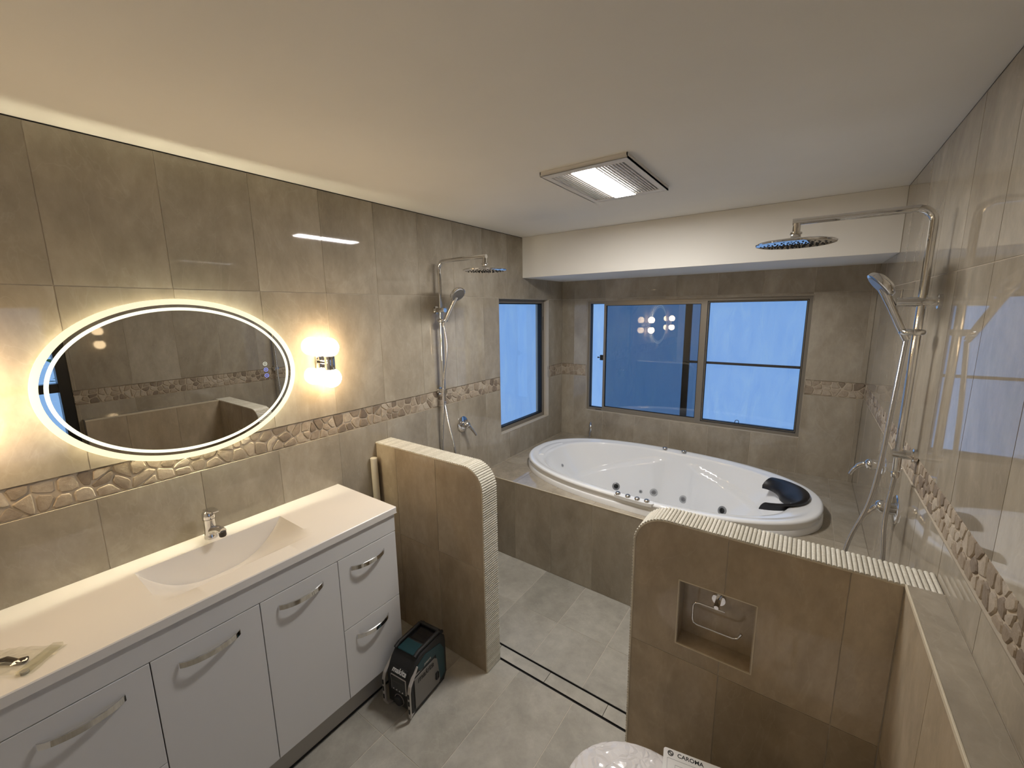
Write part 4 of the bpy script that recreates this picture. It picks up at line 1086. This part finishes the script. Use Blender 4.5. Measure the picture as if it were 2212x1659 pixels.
# side panels (+x faces the camera)
for s in (1, -1):
    f = lambda u, v, d, s=s: (s*(hw+d), u, v)
    robj('teal_side', prism(B(), [(-hl+.045, .225), (-hl+.10, .245), (hl-.045, .225), (hl-.018, .18), (hl-.018, .05), (hl-.045, .035), (.062, .04), (.045, .19), (-hl+.06, .19)], f, -.004, .0020), M_TEAL)
    gr = robj('speaker_grille', prism(B(), [(-hl+.022, .030), (.058, .030), (.066, .045), (.050, .165), (.036, .176), (-hl+.022, .176)], f, -.004, .0040), M_GRILLE)
    if s > 0:
        text('lettering', 'makita', .040, M_INKB, gr, parent_mw(rd) @ basis((0, 1, 0), (0, 0, 1), (hw+.0042, -.028, .158)), .0004, .25, .0008)
        robj('port_cover', box(B(), hw+.003, hw+.006, .034, .054, .060, .098, .006, 3), M_RBODY)
        text('lettering', 'Bluetooth', .015, M_RAIL, rd, parent_mw(rd) @ basis((0, 1, 0), (0, 0, 1), (hw+.0012, -.075, .192)), .0003, 0, .0002)
        text('lettering', 'JOBSITE', .013, M_RAIL, rd, parent_mw(rd) @ basis((0, 1, 0), (0, 0, 1), (hw+.0024, -.010, .200)), .0003, 0, .0002)
# display face (-y)
yf = -hl-.001
bd = robj('badge_plate', prism(B(), [(-.046, 0), (.046, 0), (.046, .030), (-.046, .030)], lambda u, v, d: (u, -hl+.002+v*.50-d, .186+v*.866), 0, .002), M_RBODY)
text('lettering', 'makita', .031, M_INKW, rd, parent_mw(rd) @ basis((1, 0, 0), (0, .5, .866), (0, -hl+.002+.015*.5-.0030, .186+.015*.866)), .0004, .22, .0008)
robj('display_surround', box(B(), -.046, .046, yf-.002, yf+.004, .100, .178, .002, 1), M_RAIL)
robj('display', box(B(), -.042, .042, yf-.0035, yf+.002, .104, .174, .001, 1), M_SCREEN)
for k in range(4): robj('button', box(B(), -.030+k*.018, -.026+k*.018, yf-.006, yf, .108, .112), M_INKW)
bm = lathe(B(), [(0, .014), (.020, .013), (.023, .008), (.024, 0)], (.0, yf, .060), (0, -1, 0), 24); smooth_by(robj('tuning_dial', bm, M_RBODY), 40)
bm = lathe(B(), [(.028, .003), (.028, .0), (.0255, .0), (.0255, .003)], (.0, yf, .060), (0, -1, 0), 28); robj('dial_ring', bm, M_RAIL)
# silver guard bars at the two front corners
for s in (-1, 1):
    bm = B(); P = [(s*.071, -hl+.045, .228), (s*.077, -hl-.008, .170), (s*.078, -hl-.016, .145), (s*.078, -hl-.017, .030), (s*.070, -hl-.012, .014), (s*.060, -hl+.025, .012)]
    L = []
    for k, p in enumerate(P):
        a = Vector(P[max(k-1, 0)]); b = Vector(P[min(k+1, len(P)-1)]); d = (b-a).normalized(); n = Vector((1, 0, 0)); q = d.cross(n).normalized()
        L.append([bm.verts.new(Vector(p)+n*i*.0075+q*j*.004) for i, j in ((-1, -1), (1, -1), (1, 1), (-1, 1))])
    for a, b in zip(L, L[1:]):
        for j in range(4): bm.faces.new((a[j], a[(j+1) % 4], b[(j+1) % 4], b[j]))
    bm.faces.new(L[0]); bm.faces.new(L[-1]); bmesh.ops.recalc_face_normals(bm, faces=bm.faces[:])
    bmesh.ops.bevel(bm, geom=bm.edges[:], offset=.0012, segments=1, affect='EDGES'); gb = robj('guard_bar', bm, M_RAIL)
    for z0 in (.045, .085, .120):
        o = obj('guard_slot', box(B(), s*.078-.0035, s*.078+.0035, -hl-.0222, -hl-.018, z0, z0+.022), M_SEAL, gb, world=False)
